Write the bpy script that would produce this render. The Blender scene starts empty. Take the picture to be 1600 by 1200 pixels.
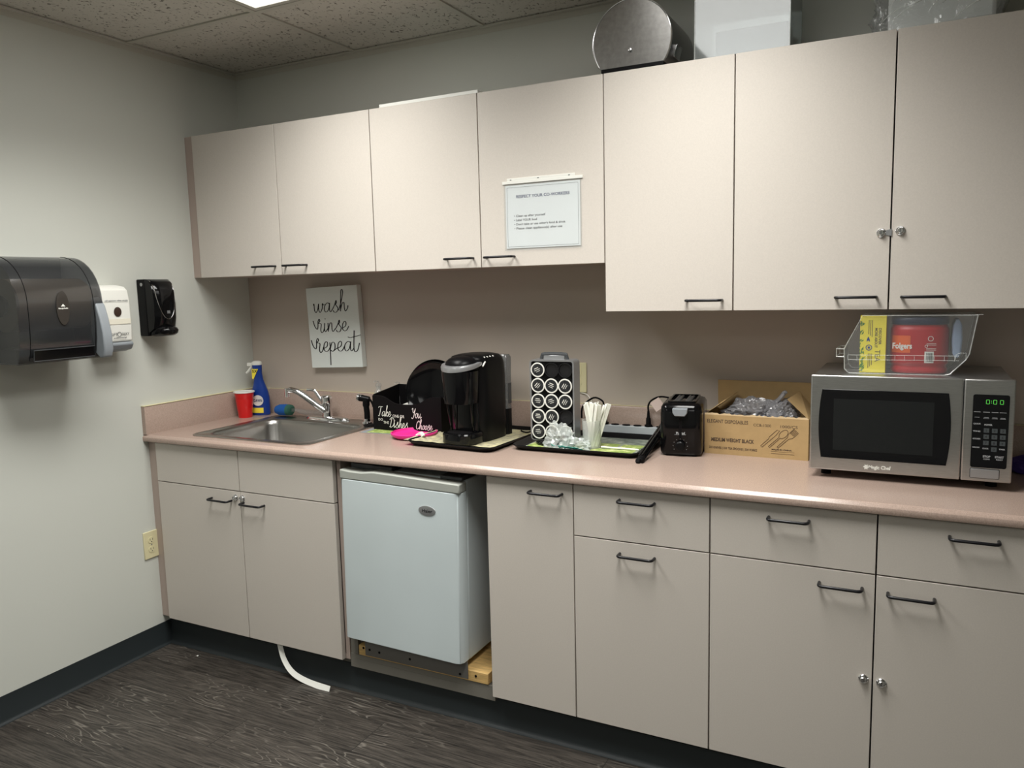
import bpy, bmesh, math, random
from mathutils import Vector, Matrix
random.seed(7)
S = bpy.context.scene
COL = S.collection
PI = math.pi

# ------------------------------------------------------------------ camera
CAM_LOC = Vector((2.8028, -2.7752, 1.4837))
YAW, PITCH, ROLL, FPX = math.radians(27.184), math.radians(-7.1438), math.radians(-1.4331), 1234.0
fwd = Vector((-math.sin(YAW)*math.cos(PITCH), math.cos(YAW)*math.cos(PITCH), math.sin(PITCH)))
rgt0 = Vector((math.cos(YAW), math.sin(YAW), 0))
up0 = rgt0.cross(fwd)
rgt = math.cos(ROLL)*rgt0 + math.sin(ROLL)*up0
upv = -math.sin(ROLL)*rgt0 + math.cos(ROLL)*up0
cd = bpy.data.cameras.new('camera'); cam = bpy.data.objects.new('camera', cd); COL.objects.link(cam)
cd.sensor_width = 36.0; cd.lens = FPX/1600*36.0; cd.clip_start = .02
cam.matrix_world = Matrix(((rgt.x, upv.x, -fwd.x, CAM_LOC.x), (rgt.y, upv.y, -fwd.y, CAM_LOC.y),
                           (rgt.z, upv.z, -fwd.z, CAM_LOC.z), (0, 0, 0, 1)))
S.camera = cam

# ------------------------------------------------------------------ world, light levels, exposure
w = bpy.data.worlds.new('world'); S.world = w; w.use_nodes = True
w.node_tree.nodes['Background'].inputs[0].default_value = (.8, .85, .85, 1)
w.node_tree.nodes['Background'].inputs[1].default_value = .15
LENS = 3.6                      # glow of the ceiling troffer lenses
WATTS = (24.5, 24.5, 8.0, 8.0)  # light each troffer throws down; the last two are added fill
SPREAD = 130                    # degrees; louvred troffers throw little light sideways
S.view_settings.view_transform = 'Standard'
S.view_settings.look = 'None'
S.view_settings.gamma = 1.0
S.view_settings.use_curve_mapping = False
S.view_settings.exposure = -0.08

# ------------------------------------------------------------------ materials
def lin(c):
    return tuple(((v/12.92) if v <= .04045 else ((v+.055)/1.055)**2.4) for v in c)
def rgb(r, g, b): return lin((r/255, g/255, b/255))
MATS = {}
def mat(name, col, rough=.5, metal=0., spec=.5, coat=0., noise=None, bump=None, emis=None, alpha=None, trans=0., aniso=None, ior=1.45, coatr=.05):
    m = bpy.data.materials.new(name); m.use_nodes = True; MATS[name] = m
    nt = m.node_tree; b = nt.nodes['Principled BSDF']
    b.inputs['Base Color'].default_value = (*col, 1)
    b.inputs['Roughness'].default_value = rough; b.inputs['Metallic'].default_value = metal
    b.inputs['Specular IOR Level'].default_value = spec; b.inputs['Coat Weight'].default_value = coat
    b.inputs['Coat Roughness'].default_value = coatr
    b.inputs['Transmission Weight'].default_value = trans; b.inputs['IOR'].default_value = ior
    tc = nt.nodes.new('ShaderNodeTexCoord'); mp = nt.nodes.new('ShaderNodeMapping')
    nt.links.new(tc.outputs['Object'], mp.inputs['Vector'])
    if noise:      # (scale, amount, detail, stretch)
        sc, amt, det, st = noise
        mp.inputs['Scale'].default_value = st
        n = nt.nodes.new('ShaderNodeTexNoise'); n.inputs['Scale'].default_value = sc; n.inputs['Detail'].default_value = det
        nt.links.new(mp.outputs[0], n.inputs['Vector'])
        r = nt.nodes.new('ShaderNodeValToRGB')
        r.color_ramp.elements[0].position = .3; r.color_ramp.elements[1].position = .7
        r.color_ramp.elements[0].color = (*[max(0, c*(1-amt)) for c in col], 1)
        r.color_ramp.elements[1].color = (*[min(1, c*(1+amt)) for c in col], 1)
        nt.links.new(n.outputs['Fac'], r.inputs[0]); nt.links.new(r.outputs[0], b.inputs['Base Color'])
    if bump:       # (scale, strength, distance)
        n2 = nt.nodes.new('ShaderNodeTexNoise'); n2.inputs['Scale'].default_value = bump[0]; n2.inputs['Detail'].default_value = 3
        nt.links.new(tc.outputs['Object'], n2.inputs['Vector'])
        bp = nt.nodes.new('ShaderNodeBump'); bp.inputs['Strength'].default_value = bump[1]; bp.inputs['Distance'].default_value = bump[2]
        nt.links.new(n2.outputs['Fac'], bp.inputs['Height']); nt.links.new(bp.outputs[0], b.inputs['Normal'])
    if emis:
        b.inputs['Emission Color'].default_value = (*emis[0], 1); b.inputs['Emission Strength'].default_value = emis[1]
    return m
def clear(name, col=(1, 1, 1), op=.12, rough=.05, body=(.8, .8, .8), bumpy=None):
    """thin clear plastic: transparent film with a fresnel gloss and a little body"""
    m = bpy.data.materials.new(name); m.use_nodes = True; nt = m.node_tree; nt.nodes.clear()
    out = nt.nodes.new('ShaderNodeOutputMaterial')
    tr = nt.nodes.new('ShaderNodeBsdfTransparent'); tr.inputs[0].default_value = (*col, 1)
    df = nt.nodes.new('ShaderNodeBsdfDiffuse'); df.inputs[0].default_value = (*body, 1)
    gl = nt.nodes.new('ShaderNodeBsdfGlossy'); gl.inputs['Roughness'].default_value = rough
    lw = nt.nodes.new('ShaderNodeLayerWeight'); lw.inputs['Blend'].default_value = .5
    pw = nt.nodes.new('ShaderNodeMath'); pw.operation = 'POWER'; pw.inputs[1].default_value = 5.0; nt.links.new(lw.outputs['Facing'], pw.inputs[0])
    m1 = nt.nodes.new('ShaderNodeMixShader'); m1.inputs[0].default_value = op
    m2 = nt.nodes.new('ShaderNodeMixShader')
    nt.links.new(tr.outputs[0], m1.inputs[1]); nt.links.new(df.outputs[0], m1.inputs[2])
    mx = nt.nodes.new('ShaderNodeMath'); mx.operation = 'MULTIPLY_ADD'; mx.inputs[1].default_value = .9; mx.inputs[2].default_value = .07; mx.use_clamp = True
    nt.links.new(pw.outputs[0], mx.inputs[0]); nt.links.new(mx.outputs[0], m2.inputs[0])
    nt.links.new(m1.outputs[0], m2.inputs[1]); nt.links.new(gl.outputs[0], m2.inputs[2]); nt.links.new(m2.outputs[0], out.inputs[0])
    if bumpy:
        tc = nt.nodes.new('ShaderNodeTexCoord'); n2 = nt.nodes.new('ShaderNodeTexNoise'); n2.inputs['Scale'].default_value = bumpy[0]
        n2.inputs['Distortion'].default_value = 1.5
        b = nt.nodes.new('ShaderNodeBump'); b.inputs['Strength'].default_value = bumpy[1]; b.inputs['Distance'].default_value = .01
        nt.links.new(tc.outputs['Object'], n2.inputs['Vector']); nt.links.new(n2.outputs['Fac'], b.inputs['Height'])
        nt.links.new(b.outputs[0], gl.inputs['Normal']); nt.links.new(b.outputs[0], lw.inputs['Normal'])
    return m

M_wall = mat('wall_paint', rgb(202, 204, 196), .6, bump=(180, .08, .002))
M_door = mat('cabinet_laminate', rgb(203, 196, 187), .42, spec=.4, noise=(300, .03, 2, (1, 1, 1)))
M_carc = mat('cabinet_edge_laminate', rgb(176, 160, 150), .5)
M_splashpanel = mat('splash_panel_laminate', rgb(186, 175, 164), .5)
M_counter = mat('countertop_laminate', rgb(167, 147, 135), .2, noise=(420, .16, 3, (1, 1, 1)))
M_cove = mat('cove_vinyl', rgb(37, 43, 45), .5)
M_black = mat('black_gloss', (.0035, .0035, .004), .1, spec=.3)
M_blacks = mat('black_satin', (.0045, .0045, .005), .33, spec=.16)
M_blackm = mat('black_matt', (.0055, .005, .0055), .6, spec=.1)
M_wire = mat('handle_black_metal', (.012, .012, .014), .3, metal=.3)
M_chrome = mat('chrome', (.75, .75, .76), .12, metal=1)
M_steel = mat('brushed_steel', (.30, .295, .285), .3, metal=1, noise=(60, .12, 4, (1, 25, 1)))
M_steelsink = mat('sink_steel', (.42, .41, .39), .28, metal=1)
M_steelmw = mat('microwave_steel', (.50, .50, .49), .34, metal=1, noise=(40, .10, 4, (1, 1, 30)))
M_silver = mat('silver_plastic', rgb(172, 173, 175), .28, metal=.7)
M_white = mat('white_plastic', rgb(225, 225, 218), .4)
M_paper = mat('white_paper', rgb(228, 230, 228), .7)
M_canvas = mat('white_canvas', rgb(224, 230, 226), .8)
M_ink = mat('black_ink', (.015, .015, .017), .6)
M_inkblue = mat('navy_ink', rgb(28, 40, 90), .6)
M_grey = mat('grey_plastic', rgb(135, 141, 146), .45)
M_strip = mat('pale_grey_plastic', rgb(178, 184, 188), .4)
M_dgrey = mat('dark_grey_plastic', rgb(62, 64, 66), .4)
M_almond = mat('almond_plastic', rgb(216, 208, 168), .4)
M_fridge = mat('fridge_white', rgb(205, 216, 218), .35, noise=(6, .02, 1, (1, 1, 1)))
M_fridgetrim = mat('fridge_trim_grey', rgb(162, 165, 158), .45)
M_red = mat('red_plastic', rgb(205, 22, 22), .3, coat=.3)
M_blue = mat('blue_plastic', rgb(18, 55, 135), .3)
M_yellow = mat('yellow_card', rgb(238, 220, 70), .5)
M_pink = mat('pink_plastic', rgb(225, 45, 140), .35)
M_green = mat('green_print', rgb(150, 185, 60), .6)
M_card = mat('cardboard', rgb(174, 146, 102), .8, noise=(30, .05, 3, (1, 6, 1)))
M_cardink = mat('cardboard_print', rgb(78, 62, 50), .8)
M_wood = mat('pine', rgb(205, 170, 110), .6, noise=(18, .22, 4, (1, 8, 10)))
M_purple = mat('purple_cloth', rgb(60, 40, 120), .7)
M_sponge = mat('blue_sponge', rgb(20, 80, 150), .9, bump=(400, .4, .002))
M_scour = mat('green_scourer', rgb(50, 95, 80), .95, bump=(500, .6, .002))
M_can = mat('red_canister', rgb(172, 20, 30), .35)
M_navy = mat('navy_lid', rgb(16, 32, 64), .4)
M_orange = mat('orange_label', rgb(215, 90, 30), .5)
M_lens = mat('lamp_lens', (1, 1, 1), .4, emis=((1.0, .99, .96), LENS))
M_lcd = mat('green_digits', (.05, .3, .05), .5, emis=(rgb(110, 240, 90), .55))
M_clear = clear('clear_plastic', (.93, .95, .96), .07, .04)
M_film = clear('wrinkled_film', (.9, .92, .92), .12, .1, bumpy=(25, .9))
M_bag = clear('clear_bag', (.95, .97, .96), .30, .12, body=(.85, .9, .88))
M_baggrey = clear('grey_bag', (.62, .62, .64), .42, .14, body=(.42, .42, .44), bumpy=(30, .5))
M_smoke = clear('smoked_plastic', (.42, .42, .42), .40, .13, body=(.06, .063, .066))
M_smokeside = clear('smoked_side', (.30, .31, .32), .30, .1, body=(.06, .06, .065))
M_cupclear = clear('frosted_cup', (.97, .98, .97), .26, .2, body=(.9, .92, .9))
M_acryl = clear('acrylic_sheet', (.80, .83, .83), .12, .05, body=(.6, .63, .63))
for n_ in M_acryl.node_tree.nodes:
    if n_.type == 'MATH' and n_.operation == 'MULTIPLY_ADD': n_.inputs[1].default_value = .80; n_.inputs[2].default_value = .11
M_glass = clear('bottle_glass', (.90, .92, .91), .22, .03)
M_tank = clear('water_tank', (.6, .62, .63), .25, .1, body=(.35, .36, .37))
M_foil = mat('pod_lid_dark', rgb(40, 42, 44), .3, noise=(160, .9, 3, (1, 1, 1)))
M_papertowel = mat('brown_paper', rgb(150, 130, 105), .8)
M_amber = mat('amber_soap', rgb(170, 80, 40), .3)
M_mwglass = mat('microwave_glass', (.004, .004, .005), .06, spec=.4)
M_mwinner = mat('microwave_window', rgb(26, 28, 29), .08, spec=.5)
M_straw = mat('wrapped_straw_paper', rgb(235, 236, 226), .6)
M_keys = mat('keypad_grey', rgb(70, 76, 78), .5)
M_print = mat('keypad_print', rgb(165, 168, 170), .6)
M_platec = mat('deck_laminate', rgb(118, 115, 107), .6)
M_socket = mat('socket_black', (.012, .012, .013), .22, spec=.6)
M_teal = mat('teal_print', rgb(20, 120, 105), .5)

# floor: dark wood planks
def floor_mat():
    m = bpy.data.materials.new('floor_planks'); m.use_nodes = True; nt = m.node_tree; L = nt.links.new
    b = nt.nodes['Principled BSDF']; b.inputs['Roughness'].default_value = .42; b.inputs['Specular IOR Level'].default_value = .35
    tc = nt.nodes.new('ShaderNodeTexCoord')
    br = nt.nodes.new('ShaderNodeTexBrick'); br.inputs['Scale'].default_value = 1.0
    br.inputs['Brick Width'].default_value = 1.22; br.inputs['Row Height'].default_value = .18
    br.inputs['Mortar Size'].default_value = .0012; br.offset = .37
    br.inputs['Color1'].default_value = (.0, .0, .0, 1); br.inputs['Color2'].default_value = (1, 1, 1, 1); br.inputs['Mortar'].default_value = (.5, .5, .5, 1)
    L(tc.outputs['Object'], br.inputs['Vector'])
    # per-plank offset of the grain
    sep = nt.nodes.new('ShaderNodeSeparateXYZ'); L(tc.outputs['Object'], sep.inputs[0])
    comb = nt.nodes.new('ShaderNodeCombineXYZ')
    rnd = nt.nodes.new('ShaderNodeMath'); rnd.operation = 'MULTIPLY'; rnd.inputs[1].default_value = 7.3
    L(br.outputs['Color'], rnd.inputs[0])
    L(sep.outputs[0], comb.inputs[0]); L(sep.outputs[1], comb.inputs[1]); L(rnd.outputs[0], comb.inputs[2])
    mp = nt.nodes.new('ShaderNodeMapping'); mp.inputs['Scale'].default_value = (1.1, 7.0, 1); L(comb.outputs[0], mp.inputs[0])
    n1 = nt.nodes.new('ShaderNodeTexNoise'); n1.inputs['Scale'].default_value = 1.5; n1.inputs['Detail'].default_value = 2.2; n1.inputs['Roughness'].default_value = .5
    L(mp.outputs[0], n1.inputs['Vector'])
    # contour rings of the noise: cathedral grain
    mul = nt.nodes.new('ShaderNodeMath'); mul.operation = 'MULTIPLY'; mul.inputs[1].default_value = 24; L(n1.outputs['Fac'], mul.inputs[0])
    fr = nt.nodes.new('ShaderNodeMath'); fr.operation = 'FRACT'; L(mul.outputs[0], fr.inputs[0])
    r1 = nt.nodes.new('ShaderNodeValToRGB'); e = r1.color_ramp.elements
    e[0].position = .0; e[0].color = (0, 0, 0, 1); e[1].position = .5; e[1].color = (0, 0, 0, 1)
    x = e.new(.60); x.color = (1, 1, 1, 1); x = e.new(.72); x.color = (0, 0, 0, 1)
    L(fr.outputs[0], r1.inputs[0])
    # where the pale rings show
    n4 = nt.nodes.new('ShaderNodeTexNoise'); n4.inputs['Scale'].default_value = 2.3; n4.inputs['Detail'].default_value = 3; L(comb.outputs[0], n4.inputs['Vector'])
    r4 = nt.nodes.new('ShaderNodeValToRGB'); r4.color_ramp.elements[0].position = .46; r4.color_ramp.elements[1].position = .64; L(n4.outputs['Fac'], r4.inputs[0])
    msk = nt.nodes.new('ShaderNodeMath'); msk.operation = 'MULTIPLY'; L(r1.outputs[0], msk.inputs[0]); L(r4.outputs[0], msk.inputs[1])
    # fine streaks
    mp2 = nt.nodes.new('ShaderNodeMapping'); mp2.inputs['Scale'].default_value = (5, 95, 1); L(comb.outputs[0], mp2.inputs[0])
    n2 = nt.nodes.new('ShaderNodeTexNoise'); n2.inputs['Scale'].default_value = 1.6; n2.inputs['Detail'].default_value = 5; n2.inputs['Roughness'].default_value = .7
    L(mp2.outputs[0], n2.inputs['Vector'])
    r2 = nt.nodes.new('ShaderNodeValToRGB'); e = r2.color_ramp.elements
    e[0].position = .33; e[0].color = (*rgb(30, 28, 26), 1); e[1].position = .70; e[1].color = (*rgb(92, 86, 79), 1)
    L(n2.outputs['Fac'], r2.inputs[0])
    n3 = nt.nodes.new('ShaderNodeTexNoise'); n3.inputs['Scale'].default_value = 1.4; n3.inputs['Detail'].default_value = 2; L(mp.outputs[0], n3.inputs['Vector'])
    mixa = nt.nodes.new('ShaderNodeMixRGB'); mixa.blend_type = 'MULTIPLY'; mixa.inputs[0].default_value = .55
    L(r2.outputs[0], mixa.inputs[1]); L(n3.outputs['Fac'], mixa.inputs[2])
    mixb = nt.nodes.new('ShaderNodeMixRGB'); mixb.inputs[2].default_value = (*rgb(150, 144, 134), 1)
    sc = nt.nodes.new('ShaderNodeMath'); sc.operation = 'MULTIPLY'; sc.inputs[1].default_value = .42; L(msk.outputs[0], sc.inputs[0])
    L(sc.outputs[0], mixb.inputs[0]); L(mixa.outputs[0], mixb.inputs[1])
    mixc = nt.nodes.new('ShaderNodeMixRGB'); mixc.blend_type = 'MIX'; mixc.inputs[2].default_value = (.012, .011, .010, 1)
    L(br.outputs['Fac'], mixc.inputs[0]); L(mixb.outputs[0], mixc.inputs[1])
    L(mixc.outputs[0], b.inputs['Base Color'])
    bp = nt.nodes.new('ShaderNodeBump'); bp.inputs['Strength'].default_value = .25; bp.inputs['Distance'].default_value = .001
    L(n2.outputs['Fac'], bp.inputs['Height']); L(bp.outputs[0], b.inputs['Normal'])
    return m
M_floor = floor_mat()

def tile_mat():
    m = bpy.data.materials.new('ceiling_tile'); m.use_nodes = True; nt = m.node_tree; L = nt.links.new
    b = nt.nodes['Principled BSDF']; b.inputs['Roughness'].default_value = .9
    tc = nt.nodes.new('ShaderNodeTexCoord')
    n0 = nt.nodes.new('ShaderNodeTexNoise'); n0.inputs['Scale'].default_value = 30; L(tc.outputs['Object'], n0.inputs['Vector'])
    ad = nt.nodes.new('ShaderNodeMixRGB'); ad.blend_type = 'ADD'; ad.inputs[0].default_value = .03
    L(tc.outputs['Object'], ad.inputs[1]); L(n0.outputs['Color'], ad.inputs[2])
    mp = nt.nodes.new('ShaderNodeMapping'); mp.inputs['Scale'].default_value = (1, .62, 1); L(ad.outputs[0], mp.inputs[0])
    v = nt.nodes.new('ShaderNodeTexNoise'); v.inputs['Scale'].default_value = 95; v.inputs['Detail'].default_value = 1.5; v.inputs['Distortion'].default_value = .6
    L(mp.outputs[0], v.inputs['Vector'])
    r = nt.nodes.new('ShaderNodeValToRGB'); r.color_ramp.elements[0].position = .30; r.color_ramp.elements[1].position = .40
    r.color_ramp.elements[0].color = (*rgb(120, 116, 108), 1); r.color_ramp.elements[1].color = (*rgb(206, 203, 194), 1)
    L(v.outputs['Fac'], r.inputs[0]); L(r.outputs[0], b.inputs['Base Color'])
    bp = nt.nodes.new('ShaderNodeBump'); bp.inputs['Strength'].default_value = .6; bp.inputs['Distance'].default_value = .003
    L(r.outputs[0], bp.inputs['Height']); L(bp.outputs[0], b.inputs['Normal'])
    return m
M_tile = tile_mat()
M_tbar = mat('ceiling_bar', rgb(196, 194, 184), .5)

def liner_mat(name, base, c2, c3, scale):
    m = bpy.data.materials.new(name); m.use_nodes = True; nt = m.node_tree; L = nt.links.new
    b = nt.nodes['Principled BSDF']; b.inputs['Roughness'].default_value = .6
    tc = nt.nodes.new('ShaderNodeTexCoord')
    n = nt.nodes.new('ShaderNodeTexNoise'); n.inputs['Scale'].default_value = scale; n.inputs['Detail'].default_value = 6; n.inputs['Roughness'].default_value = .75
    L(tc.outputs['Object'], n.inputs['Vector'])
    r = nt.nodes.new('ShaderNodeValToRGB'); e = r.color_ramp.elements
    e[0].position = .36; e[0].color = (*c2, 1); e[1].position = .62; e[1].color = (*c3, 1); k = e.new(.5); k.color = (*base, 1)
    L(n.outputs['Fac'], r.inputs[0]); L(r.outputs[0], b.inputs['Base Color'])
    return m
M_linerA = liner_mat('tray_liner_beige', rgb(186, 180, 150), rgb(140, 134, 112), rgb(205, 198, 150), 40)
M_linerB = liner_mat('tray_liner_dark', rgb(120, 128, 118), rgb(70, 80, 72), rgb(160, 165, 150), 12)
M_leaf = liner_mat('leaf_print', rgb(146, 164, 84), rgb(108, 130, 64), rgb(206, 210, 150), 25)

# ------------------------------------------------------------------ mesh helpers
class B:
    def __init__(s): s.bm = bmesh.new(); s.M = Matrix.Identity(4)
    def v(s, co): return s.bm.verts.new(s.M @ Vector(co))
    def face(s, vs):
        try: return s.bm.faces.new(vs)
        except ValueError: return None
    def box(s, x0, x1, y0, y1, z0, z1):
        P = [(x0, y0, z0), (x1, y0, z0), (x1, y1, z0), (x0, y1, z0), (x0, y0, z1), (x1, y0, z1), (x1, y1, z1), (x0, y1, z1)]
        v = [s.v(p) for p in P]
        for f in ((3, 2, 1, 0), (4, 5, 6, 7), (0, 1, 5, 4), (1, 2, 6, 5), (2, 3, 7, 6), (3, 0, 4, 7)): s.face([v[i] for i in f])
        return s
    def quad(s, a, b, c, d): s.face([s.v(p) for p in (a, b, c, d)]); return s
    def loft(s, rings, cap0=True, cap1=True, closed=True):
        R = [[s.v(p) for p in r] for r in rings]; n = len(R[0])
        for a, b in zip(R, R[1:]):
            for i in range(n if closed else n-1):
                j = (i+1) % n; s.face([a[i], a[j], b[j], b[i]])
        if cap0: s.face(R[0][::-1])
        if cap1: s.face(R[-1])
        return s
    def lathe(s, prof, n=32, c=(0, 0), cap0=True, cap1=True, sx=1, sy=1):
        return s.loft([[(c[0]+r*sx*math.cos(2*PI*i/n), c[1]+r*sy*math.sin(2*PI*i/n), z) for i in range(n)] for r, z in prof], cap0, cap1)
    def cyl(s, a, b, r, r2=None, n=20):
        a = Vector(a); b = Vector(b); r2 = r if r2 is None else r2
        d = (b-a).normalized(); t = d.orthogonal().normalized(); u = d.cross(t)
        rings = [[tuple(c + q*(t*math.cos(2*PI*i/n)+u*math.sin(2*PI*i/n))) for i in range(n)] for c, q in ((a, r), (b, r2))]
        return s.loft(rings)
    def tube(s, pts, r, n=8, flat=1., caps=True):
        pts = [Vector(p) for p in pts]; rs = r if isinstance(r, (list, tuple)) else [r]*len(pts)
        T = []
        for i in range(len(pts)):
            a = pts[max(i-1, 0)]; b = pts[min(i+1, len(pts)-1)]; T.append((b-a).normalized())
        t = T[0].orthogonal().normalized(); rings = []
        for i, p in enumerate(pts):
            t = (t - T[i]*t.dot(T[i])).normalized(); u = T[i].cross(t)
            rings.append([tuple(p+rs[i]*(t*math.cos(2*PI*k/n)*flat+u*math.sin(2*PI*k/n))) for k in range(n)])
        return s.loft(rings, caps, caps)
    def prism(s, poly, axis, a, b):
        """extrude 2D polygon along axis ('x': poly=(y,z); 'y': poly=(x,z); 'z': poly=(x,y))"""
        f = {'x': lambda p, t: (t, p[0], p[1]), 'y': lambda p, t: (p[0], t, p[1]), 'z': lambda p, t: (p[0], p[1], t)}[axis]
        return s.loft([[f(p, a) for p in poly], [f(p, b) for p in poly]])
    def rbox(s, x0, x1, y0, y1, z0, z1, r, seg=5):
        return s.prism(rrect(x0, x1, y0, y1, r, seg), 'z', z0, z1)
def rrect(x0, x1, y0, y1, r, seg=5):
    P = []
    for cx, cy, a0 in ((x1-r, y1-r, 0), (x0+r, y1-r, 90), (x0+r, y0+r, 180), (x1-r, y0+r, 270)):
        for k in range(seg+1):
            a = math.radians(a0+90*k/seg); P.append((cx+r*math.cos(a), cy+r*math.sin(a)))
    return P
def crom(pts, k=6):
    P = [Vector(p) for p in pts]; out = []
    for i in range(len(P)-1):
        p0 = P[max(i-1, 0)]; p1 = P[i]; p2 = P[i+1]; p3 = P[min(i+2, len(P)-1)]
        for j in range(k):
            t = j/k
            out.append(.5*((2*p1)+(p2-p0)*t+(2*p0-5*p1+4*p2-p3)*t*t+(3*p1-p0-3*p2+p3)*t**3))
    out.append(P[-1]); return out
def obj(name, b, m, parent=None, bevel=0., smooth=True, seg=2, ang=32, subsurf=0, recalc=True):
    bm = b.bm if isinstance(b, B) else b
    if recalc: bmesh.ops.recalc_face_normals(bm, faces=bm.faces)
    me = bpy.data.meshes.new(name); bm.to_mesh(me); bm.free()
    if smooth:
        me.polygons.foreach_set('use_smooth', [True]*len(me.polygons)); me.set_sharp_from_angle(angle=math.radians(ang))
    for mm in (m if isinstance(m, (list, tuple)) else [m]): me.materials.append(mm)
    o = bpy.data.objects.new(name, me); COL.objects.link(o)
    if parent is not None: o.parent = parent
    if bevel:
        md = o.modifiers.new('bevel', 'BEVEL'); md.width = bevel; md.segments = seg; md.limit_method = 'ANGLE'; md.angle_limit = math.radians(40)
    if subsurf:
        md = o.modifiers.new('subsurf', 'SUBSURF'); md.levels = subsurf; md.render_levels = subsurf
    return o
def tag(o, label=None, cat=None, group=None, kind=None):
    if label: o['label'] = label
    if cat: o['category'] = cat
    if group: o['group'] = group
    if kind: o['kind'] = kind
    return o
def thing(name, label, cat, loc=(0, 0, 0), rz=0., group=None, rot=None):
    o = bpy.data.objects.new(name, None); COL.objects.link(o); o.location = loc; o.rotation_euler = rot if rot else (0, 0, rz)
    o.empty_display_size = .05
    return tag(o, label, cat, group)
def struct(name, b, m, **k): return tag(obj(name, b, m, **k), kind='structure')
def copy_tree(o, parent=None):
    c = o.copy(); COL.objects.link(c)
    if parent is not None: c.parent = parent
    for ch in [q for q in bpy.data.objects if q.parent == o]: copy_tree(ch, c)
    return c
def frame(org, right, up, rot=0.):
    r = Vector(right).normalized(); u = Vector(up).normalized(); n = r.cross(u)
    M = Matrix(((r.x, u.x, n.x, org[0]), (r.y, u.y, n.y, org[1]), (r.z, u.z, n.z, org[2]), (0, 0, 0, 1)))
    return M @ Matrix.Rotation(rot, 4, 'Z')
FRONT = dict(right=(1, 0, 0), up=(0, 0, 1))           # a face looking towards -y
LEFTW = dict(right=(0, 1, 0), up=(0, 0, 1))           # a face looking towards +x
def text_into(b, s, size, M, width=None, bold=0., align='LEFT', space=1.):
    cu = bpy.data.curves.new('t', 'FONT'); cu.body = s; cu.size = size; cu.align_x = align; cu.offset = bold; cu.space_character = space
    cu.resolution_u = 3
    o = bpy.data.objects.new('t', cu); COL.objects.link(o); bpy.context.view_layer.update()
    me = bpy.data.meshes.new_from_object(o.evaluated_get(bpy.context.evaluated_depsgraph_get()))
    bpy.data.objects.remove(o); bpy.data.curves.remove(cu)
    if len(me.vertices):
        xs = [v.co.x for v in me.vertices]; x0, x1 = min(xs), max(xs)
        sx = (width/(x1-x0)) if width and x1 > x0 else 1.
        me.transform(M @ Matrix.Diagonal((sx, 1, 1, 1)))
        b.bm.from_mesh(me)
    bpy.data.meshes.remove(me)
# hand-lettering strokes (x-height = 1)
GL = {
 'w': (1.15, [[(-.05, .8), (.02, .95), (.06, .3), (.22, 0), (.42, .3), (.55, .95)], [(.55, .95), (.56, .25), (.72, 0), (.95, .4), (1.0, .95), (1.1, .8), (1.25, .85)]]),
 'a': (.95, [[(.66, .85), (.42, 1.0), (.12, .7), (.06, .25), (.24, 0), (.52, .25), (.68, .9)], [(.68, .98), (.64, .3), (.76, 0), (1.0, .3)]]),
 's': (.78, [[(.0, .2), (.3, .75), (.46, 1.2), (.5, .95), (.42, .75), (.66, .35), (.5, -.05), (.22, -.05), (.12, .15)]]),
 'h': (.95, [[(-.05, .1), (.25, 1.0), (.46, 2.0), (.38, 2.35), (.25, 2.0), (.17, 0)], [(.18, .2), (.38, .85), (.58, .9), (.62, .3), (.74, 0), (.98, .35), (1.02, .6)]]),
 'r': (.78, [[(-.5, 1.25), (-.3, .6), (-.05, .3), (.04, .6), (.06, 1.15), (.18, 1.4), (.27, 1.2), (.12, .95), (.40, .85), (.34, .2), (.46, -.1), (.66, .1), (.78, .5)]]),
 'i': (.38, [[(.02, .95), (-.02, .25), (.1, 0), (.36, .35)], [(.06, 1.36), (.1, 1.46)]]),
 'n': (.78, [[(.0, .95), (.02, 0)], [(.02, .15), (.2, .85), (.4, .9), (.44, .2), (.56, 0), (.8, .3)]]),
 'e': (.66, [[(-.05, .3), (.32, .5), (.42, .85), (.28, 1.05), (.06, .75), (.04, .22), (.26, 0), (.5, .12), (.7, .5)]]),
 'p': (.78, [[(.0, .95), (.03, .2), (.04, -1.45)], [(.03, .3), (.22, .92), (.48, .85), (.5, .3), (.28, .0), (.06, .15)], [(.3, 0), (.75, .35)]]),
 't': (.6, [[(.1, 2.1), (.04, .3), (.18, -.1), (.42, .1), (.6, .8)], [(-.55, 1.45), (-.25, 1.38), (.3, 1.5), (.75, 1.62)]]),
 'T': (.85, [[(-.15, 1.7), (.05, 1.95), (.95, 1.95)], [(.5, 1.95), (.32, .7), (.14, 0), (-.05, .1)]]),
 'k': (.72, [[(-.05, .1), (.3, 1.9), (.2, 2.15), (.04, 0)], [(.08, .45), (.42, .98), (.46, .72), (.16, .5), (.42, 0), (.7, .25)]]),
 'D': (1.15, [[(.4, 1.9), (.15, .08)], [(-.1, 1.55), (.4, 2.05), (1.0, 1.6), (1.0, .6), (.4, 0), (-.05, .15)]]),
 'o': (.68, [[(.4, 1.0), (.1, .8), (.04, .25), (.26, 0), (.5, .3), (.5, .8), (.38, 1.0), (.7, .75)]]),
 'u': (.85, [[(.0, .95), (.03, .25), (.2, 0), (.45, .4), (.54, .95)], [(.54, .95), (.52, .25), (.66, 0), (.9, .3)]]),
 'Y': (.85, [[(-.1, 1.7), (.1, 1.95), (.2, 1.2), (.42, 1.05), (.75, 1.95)], [(.75, 1.95), (.5, .4), (.2, -.2), (-.05, .05)]]),
 'C': (.9, [[(.85, 1.6), (.7, 2.0), (.25, 1.5), (.1, .5), (.4, 0), (.9, .4)]]),
}
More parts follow.
